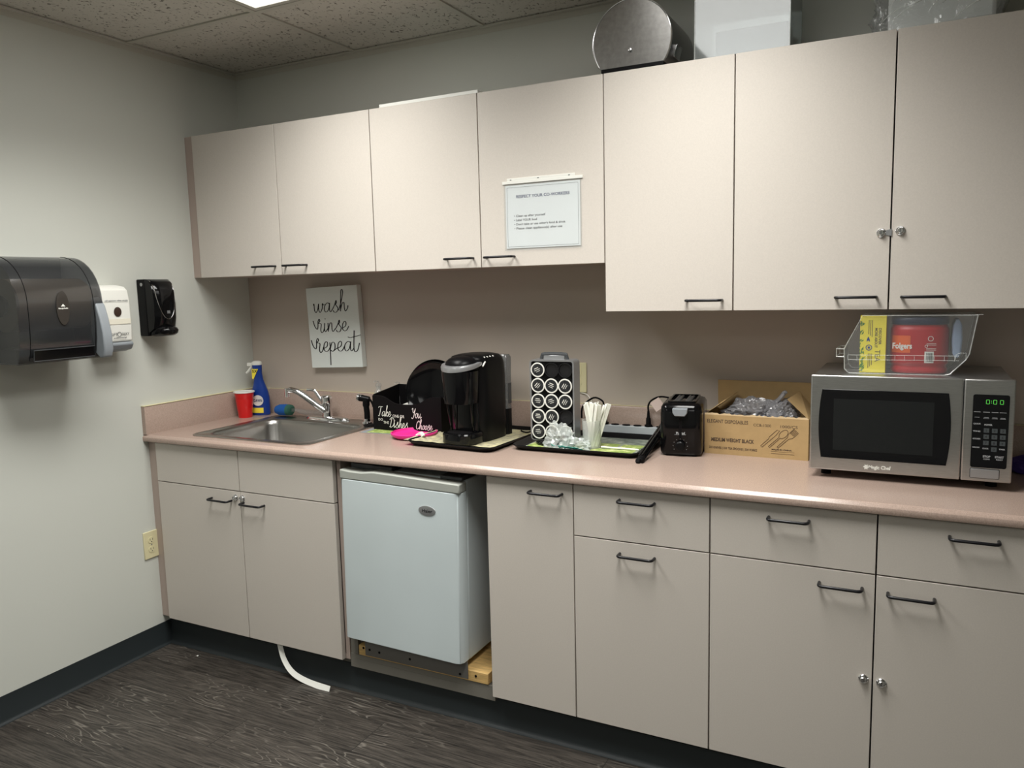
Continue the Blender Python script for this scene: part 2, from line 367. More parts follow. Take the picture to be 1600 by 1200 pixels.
def script(b, word, M, xh, wd, lean=.18, xs=1.):
    x = 0.; M = M @ Matrix.Diagonal((xs, 1, 1, 1))
    for ch in word:
        adv, strokes = GL[ch]
        for st in strokes:
            P = crom([((x+px+py*lean*.5), py, 0) for px, py in st], 7)
            L, R = [], []
            for i, p in enumerate(P):
                d = (P[min(i+1, len(P)-1)]-P[max(i-1, 0)]); d.normalize()
                wdt = wd*(.55+.6*abs(d.y)); nn = Vector((-d.y, d.x, 0))*wdt/2
                L.append(M @ (p*xh+nn)); R.append(M @ (p*xh-nn))
            lv = [b.bm.verts.new(q) for q in L]; rv = [b.bm.verts.new(q) for q in R]
            for i in range(len(P)-1): b.face([lv[i], rv[i], rv[i+1], lv[i+1]])
        x += adv
    return x*xh

# ------------------------------------------------------------------ room shell
HC = 2.459; RX, RY = 4.7, -4.9
struct('floor', B().box(0, RX, RY, 0, -.03, 0), M_floor, smooth=False)
struct('wall_left', B().box(-.1, 0, RY-.1, .1, -.03, HC+.12), M_wall, smooth=False)
struct('wall_back', B().box(0, RX, 0, .1, -.03, HC+.12), M_wall, smooth=False)
struct('wall_right', B().box(RX, RX+.1, RY-.1, .1, -.03, HC+.12), M_wall, smooth=False)
struct('wall_front', B().box(0, RX, RY-.1, RY, -.03, HC+.12), M_wall, smooth=False)
TX = [0.0] + [.685+.6096*k for k in range(7)]; TX = [t for t in TX if t < RX]+[RX]
TY = [0.0] + [-.564-.6096*k for k in range(8)]; TY = [t for t in TY if t > RY]+[RY]
lights = [(1, 1), (3, 1), (1, 5), (4, 5)]    # cells: x index, y index (two cells long); rear pair is unseen added fill
lit = set()
for i, j in lights: lit |= {(i, j), (i, j+1)}
c = B()
for i in range(len(TX)-1):
    for j in range(len(TY)-1):
        if (i, j) in lit: continue
        c.box(TX[i]+.001, TX[i+1]-.001, TY[j+1]+.001, TY[j]-.001, HC+.006, HC+.024)
struct('ceiling', c, M_tile, smooth=False)
c = B()
for x in TX[1:-1]: c.box(x-.012, x+.012, RY, 0, HC, HC+.0055)
for j, y in enumerate(TY[1:-1]):
    for i in range(len(TX)-1):
        if (i, j) in lit and (i, j+1) in lit: continue
        c.box(TX[i]+.012, TX[i+1]-.012, y-.012, y+.012, HC, HC+.0055)
c.box(0, .022, RY, 0, HC-.002, HC+.0035).box(0, .0015, RY, 0, HC-.022, HC-.002)
c.box(.022, RX, -.022, 0, HC-.002, HC+.0035).box(.0015, RX, -.0015, 0, HC-.022, HC-.002)
struct('trim_1', c, M_tbar, smooth=False)
struct('trim_2', B().box(0, RX, RY, 0, HC+.06, HC+.1), M_tbar, smooth=False)
c = B()
c.prism([(0, 0), (.012, 0), (.012, .002), (.006, .006), (.0035, .014), (.003, .1016), (0, .1016)], 'y', RY, -.5757)
struct('baseboard_left', c, M_cove, ang=60)

names_l = ['white ceiling light panel nearest the left wall, above the sink side', 'ceiling light panel above the tall wall cabinets, second from the left wall',
           'unseen fill light panel added at the left rear of the room behind the camera', 'unseen fill light panel added at the right rear of the room behind the camera']
for k, (i, j) in enumerate(lights):
    t = thing('ceiling_light', names_l[k], 'ceiling light', ((TX[i]+TX[i+1])/2, (TY[j]+TY[j+2])/2, HC), group='ceiling light panels')
    a = (TX[i+1]-TX[i])/2-.014; d = (TY[j]-TY[j+2])/2-.014
    f = B()
    f.box(-a, -a+.02, -d, d, .001, .05).box(a-.02, a, -d, d, .001, .05).box(-a+.02, a-.02, -d, -d+.02, .001, .05).box(-a+.02, a-.02, d-.02, d, .001, .05)
    f.box(-a, a, -d, d, .05, .055)
    obj('frame', f, M_tbar, t, smooth=False)
    obj('diffuser', B().box(-a+.02, a-.02, -d+.02, d-.02, .004, .008), M_lens, t, smooth=False)
    ld = bpy.data.lights.new('lamp', 'AREA'); ld.shape = 'RECTANGLE'; ld.size = 2*a-.05; ld.size_y = 2*d-.05; ld.energy = WATTS[k]
    ld.color = (1.0, .985, .945); ld.spread = math.radians(SPREAD)
    lo_ = bpy.data.objects.new('lamp', ld); COL.objects.link(lo_); lo_.parent = t; lo_.location = (0, 0, .002)

# ------------------------------------------------------------------ backsplash panel on the wall under the wall cabinets
struct('trim_3', B().box(.001, RX, -.004, 0, 1.031, 1.56), M_splashpanel, smooth=False)

# ------------------------------------------------------------------ handles, locks
def add_pull(parent, x0, x1, z, y, r=.0042, out=.03):
    b = B(); P = []
    P += [(x0, y, z), (x0, y-out+.010, z)]
    for a in (30, 60): P.append((x0+.010*(1-math.cos(math.radians(a))), y-out+.010*(1-math.sin(math.radians(a))), z))
    P += [(x0+.010, y-out, z), (x1-.010, y-out, z)]
    for a in (60, 30): P.append((x1-.010*(1-math.cos(math.radians(a))), y-out+.010*(1-math.sin(math.radians(a))), z))
    P += [(x1, y-out+.010, z), (x1, y, z)]
    b.tube(P, r, 10)
    return obj('handle', b, M_wire, parent, ang=60)
def add_lock(parent, x, z, y):
    b = B(); b.M = frame((x, y, z), **FRONT)
    b.lathe([(.0125, 0), (.0125, .003), (.0105, .005), (.0085, .0052), (.0080, .011), (.0065, .0125), (.0065, .0105), (0.0005, .0105)], 24)
    l = obj('lock', b, M_chrome, parent)
    k = B(); k.M = frame((x, y-.0108, z), **FRONT); k.box(-.0007, .0007, -.004, .004, 0, .0006)
    obj('keyhole', k, M_ink, l)
    return l

# ------------------------------------------------------------------ wall cabinets
YU = -.318; ZT, ZB1, ZB2 = 2.140, 1.5487, 1.3909
U = [0.0, .0446, .5068, .9734, 1.4320, 1.8921, 2.3032, 2.7310, 3.16]
def wall_cab(label, x0, x1, zb, doors, handles, locks=(), filler=None):
    t = thing('wall_cabinet', label, 'cabinet', ((x0+x1)/2, 0, zb), group='wall cabinets')
    ox = (x0+x1)/2
    f = B(); y0 = YU+.021; th = .018
    f.box(x0-ox+.0005, x0-ox+th, y0, -.0045, 0, ZT-zb).box(x1-ox-th, x1-ox-.0005, y0, -.0045, 0, ZT-zb)
    f.box(x0-ox+th, x1-ox-th, y0, -.0045, 0, th).box(x0-ox+th, x1-ox-th, y0, -.0045, ZT-zb-th, ZT-zb)
    f.box(x0-ox+th, x1-ox-th, -.010, -.0046, th, ZT-zb-th)
    obj('carcass', f, M_carc, t, smooth=False)
    if filler:
        obj('filler_strip', B().box(filler[0]-ox+.0005, filler[1]-ox-.001, YU+.004, y0, 0, ZT-zb), M_carc, t, smooth=False)
    for n, (a, b_) in enumerate(doors):
        d = obj('door', B().box(a-ox+.0019, b_-ox-.0019, YU, YU+.0185, -.001, ZT-zb), M_door, t, bevel=.0008)
        if handles[n]: add_pull(d, handles[n][0]-ox, handles[n][1]-ox, handles[n][2]-zb, YU)
        for lx, lz in locks:
            if a < lx < b_: add_lock(d, lx-ox, lz-zb, YU)
    return t
wall_cab('short wall cabinet with two doors in the corner by the left wall, above the sink', U[0], U[3], ZB1, [(U[1], U[2]), (U[2], U[3])],
         [(.366, .474, 1.583), (.531, .639, 1.583)], filler=(U[0], U[1]))
wall_cab('short wall cabinet with two doors and the taped notice on its right door', U[3], U[5], ZB1, [(U[3], U[4]), (U[4], U[5])],
         [(1.292, 1.400, 1.581), (1.455, 1.563, 1.581)])
wall_cab('tall narrow single-door wall cabinet just right of the notice cabinet, beneath the steel dispenser', U[5], U[6], ZB2, [(U[5], U[6])], [(2.163, 2.271, 1.422)])
tc_ = wall_cab('tall wall cabinet with two locking doors above the microwave', U[6], U[8], ZB2, [(U[6], U[7]), (U[7], U[8])],
         [(2.594, 2.700, 1.425), (2.764, 2.870, 1.424)], locks=((2.707, 1.602), (2.755, 1.606)))
b = B(); b.M = frame((2.7275-(U[6]+U[8])/2, YU-.0015, 1.602-ZB2), **FRONT)
b.prism([(-.011, -.006), (.0065, -.010), (.0065, .010), (-.011, .006)], 'z', 0, .0015)
obj('latch_plate', b, M_silver, tc_)
# next cabinet, cut by the frame edge
wall_cab('tall wall cabinet at the right end of the row, mostly outside the picture', U[8], 4.0, ZB2, [(U[8], 3.58), (3.58, 4.0)], [None, None])

# ------------------------------------------------------------------ base cabinets
YB = -.6167; ZTOP = .882; ZB = .1279; ZD = .7205
Bx = [.0443, .5041, .9671, 1.5913, 1.8929, 2.3067, 2.7327, 3.16]
GAPF = .0019
def base_cab(label, x0, x1, fronts, handles, locks=(), filler=None, cx=None):
    """fronts: (name, xa, xb, za, zb_)"""
    ox = (x0+x1)/2
    t = thing('base_cabinet', label, 'cabinet', (ox, 0, 0), group='base cabinets')
    y0 = YB+.021; th = .018; top = .884
    f = B()
    f.box(x0-ox+.0005, x0-ox+th, y0, -.004, ZB, top).box(x1-ox-th, x1-ox-.0005, y0, -.004, ZB, top)
    f.box(x0-ox+th, x1-ox-th, y0, -.004, ZB, ZB+th).box(x0-ox+th, x1-ox-th, -.012, -.0042, ZB+th, top)
    f.box(x0-ox+th, x1-ox-th, y0, y0+.018, top-.012, top)
    obj('carcass', f, M_carc, t, smooth=False)
    obj('plinth', B().box(x0-ox+.0005, x1-ox-.0005, -.572, -.555, 0.0, ZB-.0005), M_platec, t, smooth=False)
    if filler: obj('filler_strip', B().box(filler[0]-ox+.0005, filler[1]-ox-.001, YB+.006, y0, ZB+.006, top), M_carc, t, smooth=False)
    for (nm, a, b_, za, zc), h in zip(fronts, handles):
        d = obj(nm, B().box(a-ox+GAPF, b_-ox-GAPF, YB, YB+.0195, za+GAPF, zc-GAPF), M_door, t, bevel=.0008)
        if h: add_pull(d, h[0]-ox, h[1]-ox, h[2], YB)
        for lx, lz in locks:
            if a < lx < b_ and za < lz < zc: add_lock(d, lx-ox, lz, YB)
    return t
base_cab('sink base cabinet with two plain upper panels and two locking doors, beside the left wall', 0, Bx[2]+.018,
         [('drawer_front', Bx[0], Bx[1], ZD, ZTOP), ('drawer_front', Bx[1], Bx[2], ZD, ZTOP), ('door', Bx[0], Bx[1], ZB, ZD), ('door', Bx[1], Bx[2], ZB, ZD)],
         [None, None, (.352, .458, .680), (.522, .628, .678)], locks=((.481, .695), (.517, .696)), filler=(0, Bx[0]))
base_cab('narrow full-height single-door base cabinet just right of the small fridge', Bx[3], Bx[4], [('door', Bx[3], Bx[4], ZB, ZTOP)], [(1.751, 1.857, .846)])
base_cab('base cabinet with one drawer over one door, both handles centred', Bx[4], Bx[5],
         [('drawer', Bx[4], Bx[5], ZD, ZTOP), ('door', Bx[4], Bx[5], ZB, ZD)], [(2.041, 2.147, .847), (2.041, 2.147, .683)])
base_cab('wide base cabinet with two drawers over two locking doors, below the microwave', Bx[5], Bx[7],
         [('drawer', Bx[5], Bx[6], ZD, ZTOP), ('drawer', Bx[6], Bx[7], ZD, ZTOP), ('door', Bx[5], Bx[6], ZB, ZD), ('door', Bx[6], Bx[7], ZB, ZD)],
         [(2.465, 2.568, .844), (2.894, 2.998, .843), (2.597, 2.701, .680), (2.762, 2.867, .677)], locks=((2.711, .434), (2.754, .431)))
base_cab('base cabinet at the right end of the run, mostly outside the picture', Bx[7], 4.0,
         [('drawer', Bx[7], 4.0, ZD, ZTOP), ('door', Bx[7], 3.58, ZB, ZD), ('door', 3.58, 4.0, ZB, ZD)], [None, None, None])
c = B()
c.prism([(-.5757, .1016), (-.572, .1016), (-.572, 0), (-.590, 0), (-.5895, .002), (-.583, .006), (-.5775, .016)], 'x', .0036, 4.0)
struct('baseboard_back', c, M_cove, ang=60)

# ------------------------------------------------------------------ countertop with sink cut-out
CT = .914; TK = .029; YC = -.6368
SX0, SX1, SY0, SY1 = .205, .818, -.583, -.055     # sink outer rim
hx0, hx1, hy0, hy1 = SX0+.02, SX1-.02, SY0+.02, SY1-.02
ctop = thing('countertop', 'long speckled dusty-pink laminate countertop with raised backsplash running along the wall', 'countertop', (0, 0, CT-TK))
b = B()
prof = [(YC+.006, 0), (YC+.001, .002), (YC, .006), (YC, TK-.0105), (YC+.0008, TK-.0092), (YC+.0092, TK-.0008), (YC+.0105, TK), (YC+.012, TK), (hy0, TK), (hy0, 0)]
b.prism(prof, 'x', 0, 4.0)
b.box(0, 4.0, hy1, -.001, 0, TK).box(0, hx0, hy0, hy1, 0, TK).box(hx1, 4.0, hy0, hy1, 0, TK)
obj('slab', b, M_counter, ctop, ang=50)
b = B(); b.prism([(-.02, TK), (-.0045, TK), (-.0045, TK+.1157), (-.016, TK+.1157), (-.02, TK+.1117)], 'x', .02, 4.0)
bs_ = thing('backsplash', 'long pink laminate backsplash strip along the back wall above the counter', 'backsplash', (0, 0, CT-TK)); obj('strip', b, M_counter, bs_, ang=50)
b = B(); b.prism([(.0005, TK), (.02, TK), (.02, TK+.1117), (.016, TK+.1157), (.0005, TK+.1157)], 'y', YC+.004, -.0205)
ss_ = thing('backsplash', 'short pink laminate side splash against the left wall beside the sink', 'backsplash', (0, 0, CT-TK)); obj('strip', b, M_counter, ss_, ang=50)
b = B(); b.box(.0005, .0205, YC+.0032, -.0045, TK+.1157, TK+.1175); obj('top_edge', b, M_almond, ss_, smooth=False)
b = B(); b.box(.0206, 4.0, -.0165, -.0045, TK+.1157, TK+.1168); obj('top_edge', b, M_almond, bs_, smooth=False)

# ------------------------------------------------------------------ sink
sink = thing('sink', 'square stainless steel drop-in sink set in the pink counter', 'sink', ((SX0+SX1)/2, (SY0+SY1)/2, CT))
hw, hd = (SX1-SX0)/2, (SY1-SY0)/2
bx0, bx1, by0, by1 = -hw+.045, hw-.045, -hd+.045, hd-.105
def rr(x0, x1, y0, y1, r, z): return [(p[0], p[1], z) for p in rrect(x0, x1, y0, y1, r, 7)]
b = B()
b.loft([rr(-hw+.001, hw-.001, -hd+.001, hd-.001, .04, .0004), rr(-hw, hw, -hd, hd, .04, .003), rr(-hw+.006, hw-.006, -hd+.006, hd-.006, .035, .0055),
        rr(-hw+.014, hw-.014, -hd+.014, hd-.014, .03, .0025), rr(bx0-.006, bx1+.006, by0-.006, by1+.006, .065, .0022),
        rr(bx0, bx1, by0, by1, .06, -.003), rr(bx0+.006, bx1-.006, by0+.006, by1-.006, .056, -.02), rr(bx0+.012, bx1-.012, by0+.012, by1-.012, .055, -.140),
        rr(bx0+.022, bx1-.022, by0+.022, by1-.022, .05, -.158), rr(bx0+.045, bx1-.045, by0+.045, by1-.045, .04, -.163),
        rr(-.05, .05, -.08, .02, .04, -.167)], False, True)
obj('basin', b, M_steelsink, sink, ang=50, recalc=True)
b = B(); b.lathe([(.042, -.166), (.042, -.1645), (.034, -.165), (.030, -.168), (.001, -.168)], 24, c=(0, -.03)); obj('drain', b, M_chrome, sink)

# faucet
fx, fy = .515, -.100
fa = thing('faucet', 'chrome single-lever faucet standing on the back of the sink', 'faucet', (fx, fy, CT+.0026))
b = B(); b.lathe([(.12, 0), (.12, .006), (.112, .012), (.09, .016), (.02, .018)], 40, sx=1, sy=.27); obj('base_plate', b, M_chrome, fa)
b = B(); b.lathe([(.024, .012), (.021, .03), (.020, .055), (.023, .062), (.0235, .10), (.021, .106), (.018, .108)], 28); obj('body', b, M_chrome, fa)
b = B()
P = crom([(-.005, -.01, .042), (-.04, -.022, .066), (-.08, -.035, .098), (-.12, -.048, .126), (-.15, -.057, .134), (-.165, -.061, .128)], 5)
b.tube(P, [.0145-.003*i/len(P) for i in range(len(P))], 12)
sp = obj('spout', b, M_chrome, fa)
b = B(); b.cyl((-.167, -.062, .141), (-.167, -.062, .103), .0125, .0125, 20); obj('aerator', b, M_chrome, sp)
b = B(); b.tube(crom([(-.018, .0, .075), (-.03, -.004, .090), (-.052, -.01, .122), (-.060, -.012, .130), (-.092, -.018, .132)], 4), .0042, 8, 1.6); obj('lever', b, M_chrome, fa)
# sprayer
sy = thing('sink_sprayer', 'black hand sprayer with chrome nozzle upright at the right of the sink', 'sprayer', (.735, -.105, CT+.0026))
b = B(); b.lathe([(.026, 0), (.025, .004), (.018, .008), (.016, .018), (.010, .020)], 24); obj('base', b, M_chrome, sy)
b = B(); b.tube(crom([(0, 0, .018), (0, 0, .045), (-.001, -.002, .075), (0, -.001, .10)], 5), [.0125]*5+[.0125]*5+[.015]*6, 14)
b.tube(crom([(.012, .006, .102), (.022, .010, .085), (.026, .012, .068)], 4), .0045, 8); obj('handle', b, M_blacks, sy)
b = B(); b.cyl((.012, .004, .1), (-.030, -.008, .108), .013, .015, 18); obj('nozzle', b, M_blacks, sy)
b = B(); b.cyl((-.022, -.006, .107), (-.038, -.010, .110), .0142, .0148, 18); obj('nozzle_ring', b, M_chrome, sy)

# dish brush lying on the sink deck
br = thing('dish_brush', 'dish wand with blue sponge head and clear handle lying behind the sink', 'brush', (.262, -.085, CT+.006), .12)
b = B()
b.loft([[( .0+.0*k, 0, 0)]*0 or [(x, y*s_, z*s_+.026) for x, y, z in [(X, .032*math.cos(2*PI*i/16), .026*math.sin(2*PI*i/16)) for i in range(16)]]
        for X, s_ in ((-.055, .35), (-.048, .7), (-.03, .95), (-.005, 1.0), (.012, .96))])
obj('sponge', b, M_sponge, br)
b = B(); b.loft([[(X, .032*s_*math.cos(2*PI*i/16), .026*s_*math.sin(2*PI*i/16)+.026) for i in range(16)] for X, s_ in ((.0125, .98), (.028, .9), (.034, .6))]); obj('scourer', b, M_scour, br)
b = B(); P = [(.034, 0, .026), (.05, 0, .028), (.075, 0, .022), (.11, 0, .018), (.16, 0, .017), (.20, 0, .017), (.215, 0, .017)]
b.tube(P, [.009, .007, .011, .012, .013, .013, .009], 14); obj('handle', b, M_clear, br)

# ------------------------------------------------------------------ red cup, cleaner bottle
t = thing('party_cup', 'red plastic party cup with white rim in the counter corner', 'cup', (.082, -.155, CT))
b = B(); b.lathe([(.030, 0), (.031, .004), (.032, .03), (.0335, .032), (.036, .07), (.0375, .072), (.0435, .116), (.0425, .116), (.034, .034), (.029, .006)], 36)
obj('cup_body', b, M_red, t)
b = B(); b.lathe([(.0425, .114), (.0465, .1145), (.0472, .117), (.0465, .1195), (.0425, .1195), (.0415, .117)], 36)
b.lathe([(.0424, .1175), (.0335, .036), (.0285, .008), (.001, .0079)], 36, cap0=False); obj('white_lining', b, M_white, t)
t = thing('spray_bottle', 'blue spray cleaner bottle with white trigger behind the red cup', 'bottle', (.100, -.075, CT), .35); t.scale = (1.1, 1.0, 1.03)
b = B()
prof = [(.036, 0, .024), (.040, .004, .026), (.041, .05, .027), (.040, .08, .027), (.036, .105, .025), (.026, .135, .021), (.019, .16, .017), (.018, .19, .016), (.0205, .22, .018), (.021, .228, .018)]
b.loft([[(-.008*max(0, z-.13)*8+rx*math.cos(2*PI*i/32), ry*math.sin(2*PI*i/32), z) for i in range(32)] for rx, z, ry in prof])
body = obj('bottle_body', b, M_blue, t)
b = B()
b.loft([[(-.006+rx*math.cos(2*PI*i/24), ry*math.sin(2*PI*i/24), z) for i in range(24)] for rx, ry, z in ((.0215, .0185, .226), (.0225, .019, .231), (.020, .017, .240), (.012, .010, .244))])
b.box(-.046, -.02, -.008, .008, .222, .236)
b.tube(crom([(-.026, 0, .226), (-.034, 0, .212), (-.046, 0, .196), (-.054, 0, .190)], 4), .0045, 8, 1.3); obj('trigger', b, M_white, t)
# labels on bottle front (towards -y), slightly proud strips following the ellipse
def ell_label(parent, nm, m, rx, ry, z0, z1, a0, a1, off=.0006, taper=0., n=14, ccx=0.):
    b = B(); A = [math.radians(a0+(a1-a0)*i/n) for i in range(n+1)]
    nz = 4; rings = []
    for k in range(nz+1):
        z = z0+(z1-z0)*k/nz
        rings.append([(ccx+(rx+off)*math.cos(a), (ry+off)*math.sin(a), z) for a in A])
    b.loft(rings, False, False, closed=False)
    return obj(nm, b, m, parent, recalc=False)
ell_label(t, 'yellow_label', M_yellow, .041, .027, .012, .035, 225, 300)
b = B(); b.M = frame((.0, -.0272, .068), **FRONT); 
for k in range(1):
    b.lathe([(.024, 0), (.024, .0012), (.021, .0014), (.021, .0008), (.0005, .0008)], 28)
obj('round_label', b, M_white, t)
b = B(); text_into(b, 'DAWN', .018, frame((-.018, -.0292, .062), **FRONT), width=.036, bold=.0004); obj('lettering', b, M_inkblue, t)
b = B(); b.M = frame((-.006, -.0180, .165), **FRONT); b.prism([(-.016, .044), (.012, .044), (-.010, -.0), (-.016, .0)], 'z', 0, .0015); obj('yellow_flash', b, M_yellow, t)
b = B(); text_into(b, '5X', .017, frame((-.020, -.0197, .193), **FRONT), bold=.0006); obj('lettering', b, M_ink, t)

# ------------------------------------------------------------------ canvas sign
sg = thing('canvas_sign', 'white canvas sign reading wash rinse repeat, hung slightly tilted on the wall', 'sign', (.529, -.0055, 1.141), rot=(0, math.radians(-2.1), 0))
b = B(); b.box(-.142, .142, -.030, 0, 0, .356); obj('canvas', b, M_canvas, sg, bevel=.0015)
b = B(); F = frame((0, -.0306, 0), **FRONT)
script(b, 'wash', F @ Matrix.Translation((-.104, .246, 0)), .040, .0036, .1, 1.22)
script(b, 'rinse', F @ Matrix.Translation((-.092, .160, 0)), .040, .0036, .1, 1.27)
script(b, 'repeat', F @ Matrix.Translation((-.110, .072, 0)), .042, .0038, .1, 1.30)
obj('lettering', b, M_ink, sg, smooth=False, recalc=False)

# ------------------------------------------------------------------ notice on wall-cabinet door
nt_ = thing('notice_holder', 'clear plastic holder with printed white notice stuck on the wall cabinet door', 'notice', (1.672, YU-.0005, 1.605))
obj('paper', B().box(-.137, .137, -.0018, -.0008, .003, .214), M_paper, nt_, smooth=False)
b = B(); b.quad((-.143, -.0030, -.004), (.143, -.0030, -.004), (.143, -.0030, .219), (-.143, -.0030, .219)); obj('sleeve', b, M_clear, nt_, smooth=False)
b = B(); b.box(-.1475, .1475, -.004, 0, .219, .2285); b.box(-.130, .120, -.003, 0, .2285, .2375)
for x in (-.118, .0, .105): pass
obj('hanging_strip', b, M_white, nt_, bevel=.0006)
b = B(); b.M = frame((0, -.0032, 0), **FRONT)
for x in (-.115, -.012, .100): b.box(x-.003, x+.003, .231, .2335, 0, .0004)
b.M = frame((0, -.00205, 0), **FRONT)
b.box(-.131, .131, .2065, .2072, 0, .0001).box(-.131, .131, .008, .0087, 0, .0001).box(-.131, -.1303, .008, .207, 0, .0001).box(.1303, .131, .008, .207, 0, .0001)
obj('printed_border', b, M_dgrey, nt_, smooth=False)
F = frame((0, -.0021, 0), **FRONT)
b = B(); text_into(b, 'RESPECT YOUR CO-WORKERS', .0135, F @ Matrix.Translation((-.0965, .171, 0)), width=.196, bold=.0002); obj('title_lettering', b, M_inkblue, nt_, smooth=False)
b = B()
for s_, z, wdt in (('\u2022 Clean up after yourself', .108, .117), ('\u2022 Label YOUR food', .094, .086), ("\u2022 Don't take or use other's food & drink", .080, .190), ('\u2022 Please clean appliance(s) after use', .066, .178)):
    text_into(b, s_, .0105, F @ Matrix.Translation((-.106, z, 0)), width=wdt, bold=.0001)
obj('lettering', b, M_ink, nt_, smooth=False)

# ------------------------------------------------------------------ dispensers on the left wall
# paper towel dispenser
tw = thing('paper_towel_dispenser', 'large smoked-plastic paper towel dispenser with grey side lever on the left wall', 'dispenser', (0, -1.072, 1.262))
W2 = .152
def curve_prof(d, h, r=.16, lip=.0):
    P = [(0.0, h)]
    P += [(d-r+r*math.sin(math.radians(a)), h-r+r*math.cos(math.radians(a))) for a in range(0, 91, 10)]
    P += [(d, h*.35), (d-.004, h*.2), (d-.012, .03), (d-.02, .012), (d-.03, 0), (0, 0)]
    return P
cp = curve_prof(.22, .36)
b = B(); outer = [(x, z) for x, z in cp]
b.loft([[(x, y, z) for x, z in cp[:-1]] for y in (-W2+.035, W2-.035)], False, False, closed=False)
obj('cover', b, M_smoke, tw, ang=60)
for s_ in (-1, 1):
    b = B(); ya, yb_ = s_*W2, s_*(W2-.035)
    rings = [[(x, y, z) for x, z in cp[:-1]] for y in (min(ya, yb_), max(ya, yb_))]
    b.loft(rings, False, False, closed=False)
    obj('cover_edge', b, M_smoke, tw, ang=60)
    b = B(); b.tube([(x*1.001, s_*(W2-.0355), z*1.001) for x, z in cp[1:-2]], .0012, 6); obj('cover_seam', b, M_blackm, tw)
    b = B(); b.face([b.v((x*.992, s_*(W2-.001), z*.992+.001)) for x, z in cp]); obj('side_panel', b, M_smokeside, tw, smooth=False)
b = B(); b.box(0.0005, .012, -W2+.004, W2-.004, .002, .352); obj('back_plate', b, M_dgrey, tw, bevel=.002)
b = B(); b.box(.013, .19, -W2+.006, W2-.006, .003, .05); b.box(.013, .06, -W2+.006, W2-.006, .05, .2)
obj('mechanism', b, M_blacks, tw, bevel=.004)
b = B(); b.cyl((.115, -W2+.02, .195), (.115, W2-.02, .195), .088, None, 40); obj('paper_roll', b, M_papertowel, tw)
b = B(); b.cyl((.115, -W2+.004, .195), (.115, -W2+.0195, .195), .038, .03, 24); obj('roll_hub', b, M_blackm, tw)
# oval badge
b = B(); b.M = frame((.2205, .002, .182), **LEFTW); b.lathe([(.0225, 0), (.023, .0025), (.020, .003), (.001, .0022)], 40, sx=1.0, sy=2.5); ob_ = obj('oval_badge', b, mat('badge_smoke', rgb(58, 54, 50), .15), tw)
b = B(); F = frame((.2237, .002, .185), **LEFTW)
text_into(b, 'Georgia-Pacific', .006, F @ Matrix.Translation((-.017, -.006, 0)), width=.034, bold=.0003)
b.M = F; b.prism([(-.008, .002), (.008, .002), (0, .011)], 'z', 0, .0002); obj('badge_mark', b, M_white, tw, smooth=False)
# slot window at the bottom of the cover
b = B(); b.M = frame((.2135, 0, .028), right=(0, 1, 0), up=(.12, 0, 1)); b.box(-.110, .108, -.018, .018, 0, .004); obj('paper_slot', b, M_black, tw, bevel=.003)
b = B(); b.M = frame((.2135, 0, .028), right=(0, 1, 0), up=(.12, 0, 1))
b.tube([(-.110, -.018, .004), (-.110, .018, .004), (.108, .018, .004), (.108, -.018, .004), (-.110, -.018, .004)], .0016, 6); obj('slot_rim', b, M_dgrey, tw)
# grey lever at the right front
b = B()
P0 = [(.195, .02), (.223, .0), (.242, .004), (.252, .03), (.250, .09), (.240, .14), (.226, .185), (.205, .215), (.190, .215), (.185, .1)]
b.prism(P0, 'y', W2-.030, W2+.006); obj('side_lever', b, M_grey, tw, bevel=.005, seg=3)
b = B(); b.box(.0005, .19, W2-.001, W2+.003, 0.004, .22); obj('lever_guide', b, M_blacks, tw, bevel=.003)

# white soap dispenser
t = thing('soap_dispenser', 'white soap dispenser with round window between the paper towel and black dispensers', 'dispenser', (0, -.783, 1.275))
b = B(); P0 = [(.0005, 0.03), (.10, .03), (.103, .1), (.100, .19), (.092, .226), (.075, .240), (.03, .247), (.0005, .248)]
b.prism(P0, 'y', -.058, .066); wh = obj('cover', b, M_white, t, bevel=.008, seg=3)
b = B(); b.prism([(.0005, .03), (.104, .029), (.108, .02), (.095, 0), (.06, -.008), (.0005, -.003)], 'y', -.054, .062); obj('push_bar', b, M_grey, t, bevel=.004)
b = B(); b.M = frame((.1035, .006, .145), **LEFTW); b.lathe([(.0165, 0), (.0165, .001), (.0155, .0014), (.001, .0012)], 28, sx=.95, sy=1.1); obj('round_window', b, mat('window_brown', rgb(60, 45, 38), .3), t)
F = frame((.1045, 0, 0), **LEFTW)
b = B(); text_into(b, 'call operator when empty', .0075, F @ Matrix.Translation((-.045, .185, 0)), width=.098, bold=.0002)
text_into(b, 'SOFT', .015, F @ Matrix.Translation((-.040, .055, 0)), width=.036); text_into(b, 'SILKY', .015, F @ Matrix.Translation((.015, .055, 0)), width=.032)
text_into(b, 'antibacterial', .005, F @ Matrix.Translation((-.02, .045, 0)), width=.055, bold=.0002)
b.M = F @ Matrix.Translation((.005, .060, 0)); b.lathe([(.009, 0), (.009, .0003), (.007, .0003), (.007, 0)], 24, cap0=False, cap1=False)
obj('lettering', b, M_dgrey, t, smooth=False)
b = B(); b.M = F @ Matrix.Translation((0, 0, -.001)); b.box(-.035, .058, .098, .118, 0, .0013); obj('paper_label', b, mat('cream_paper', rgb(226, 222, 205), .7), t, smooth=False)

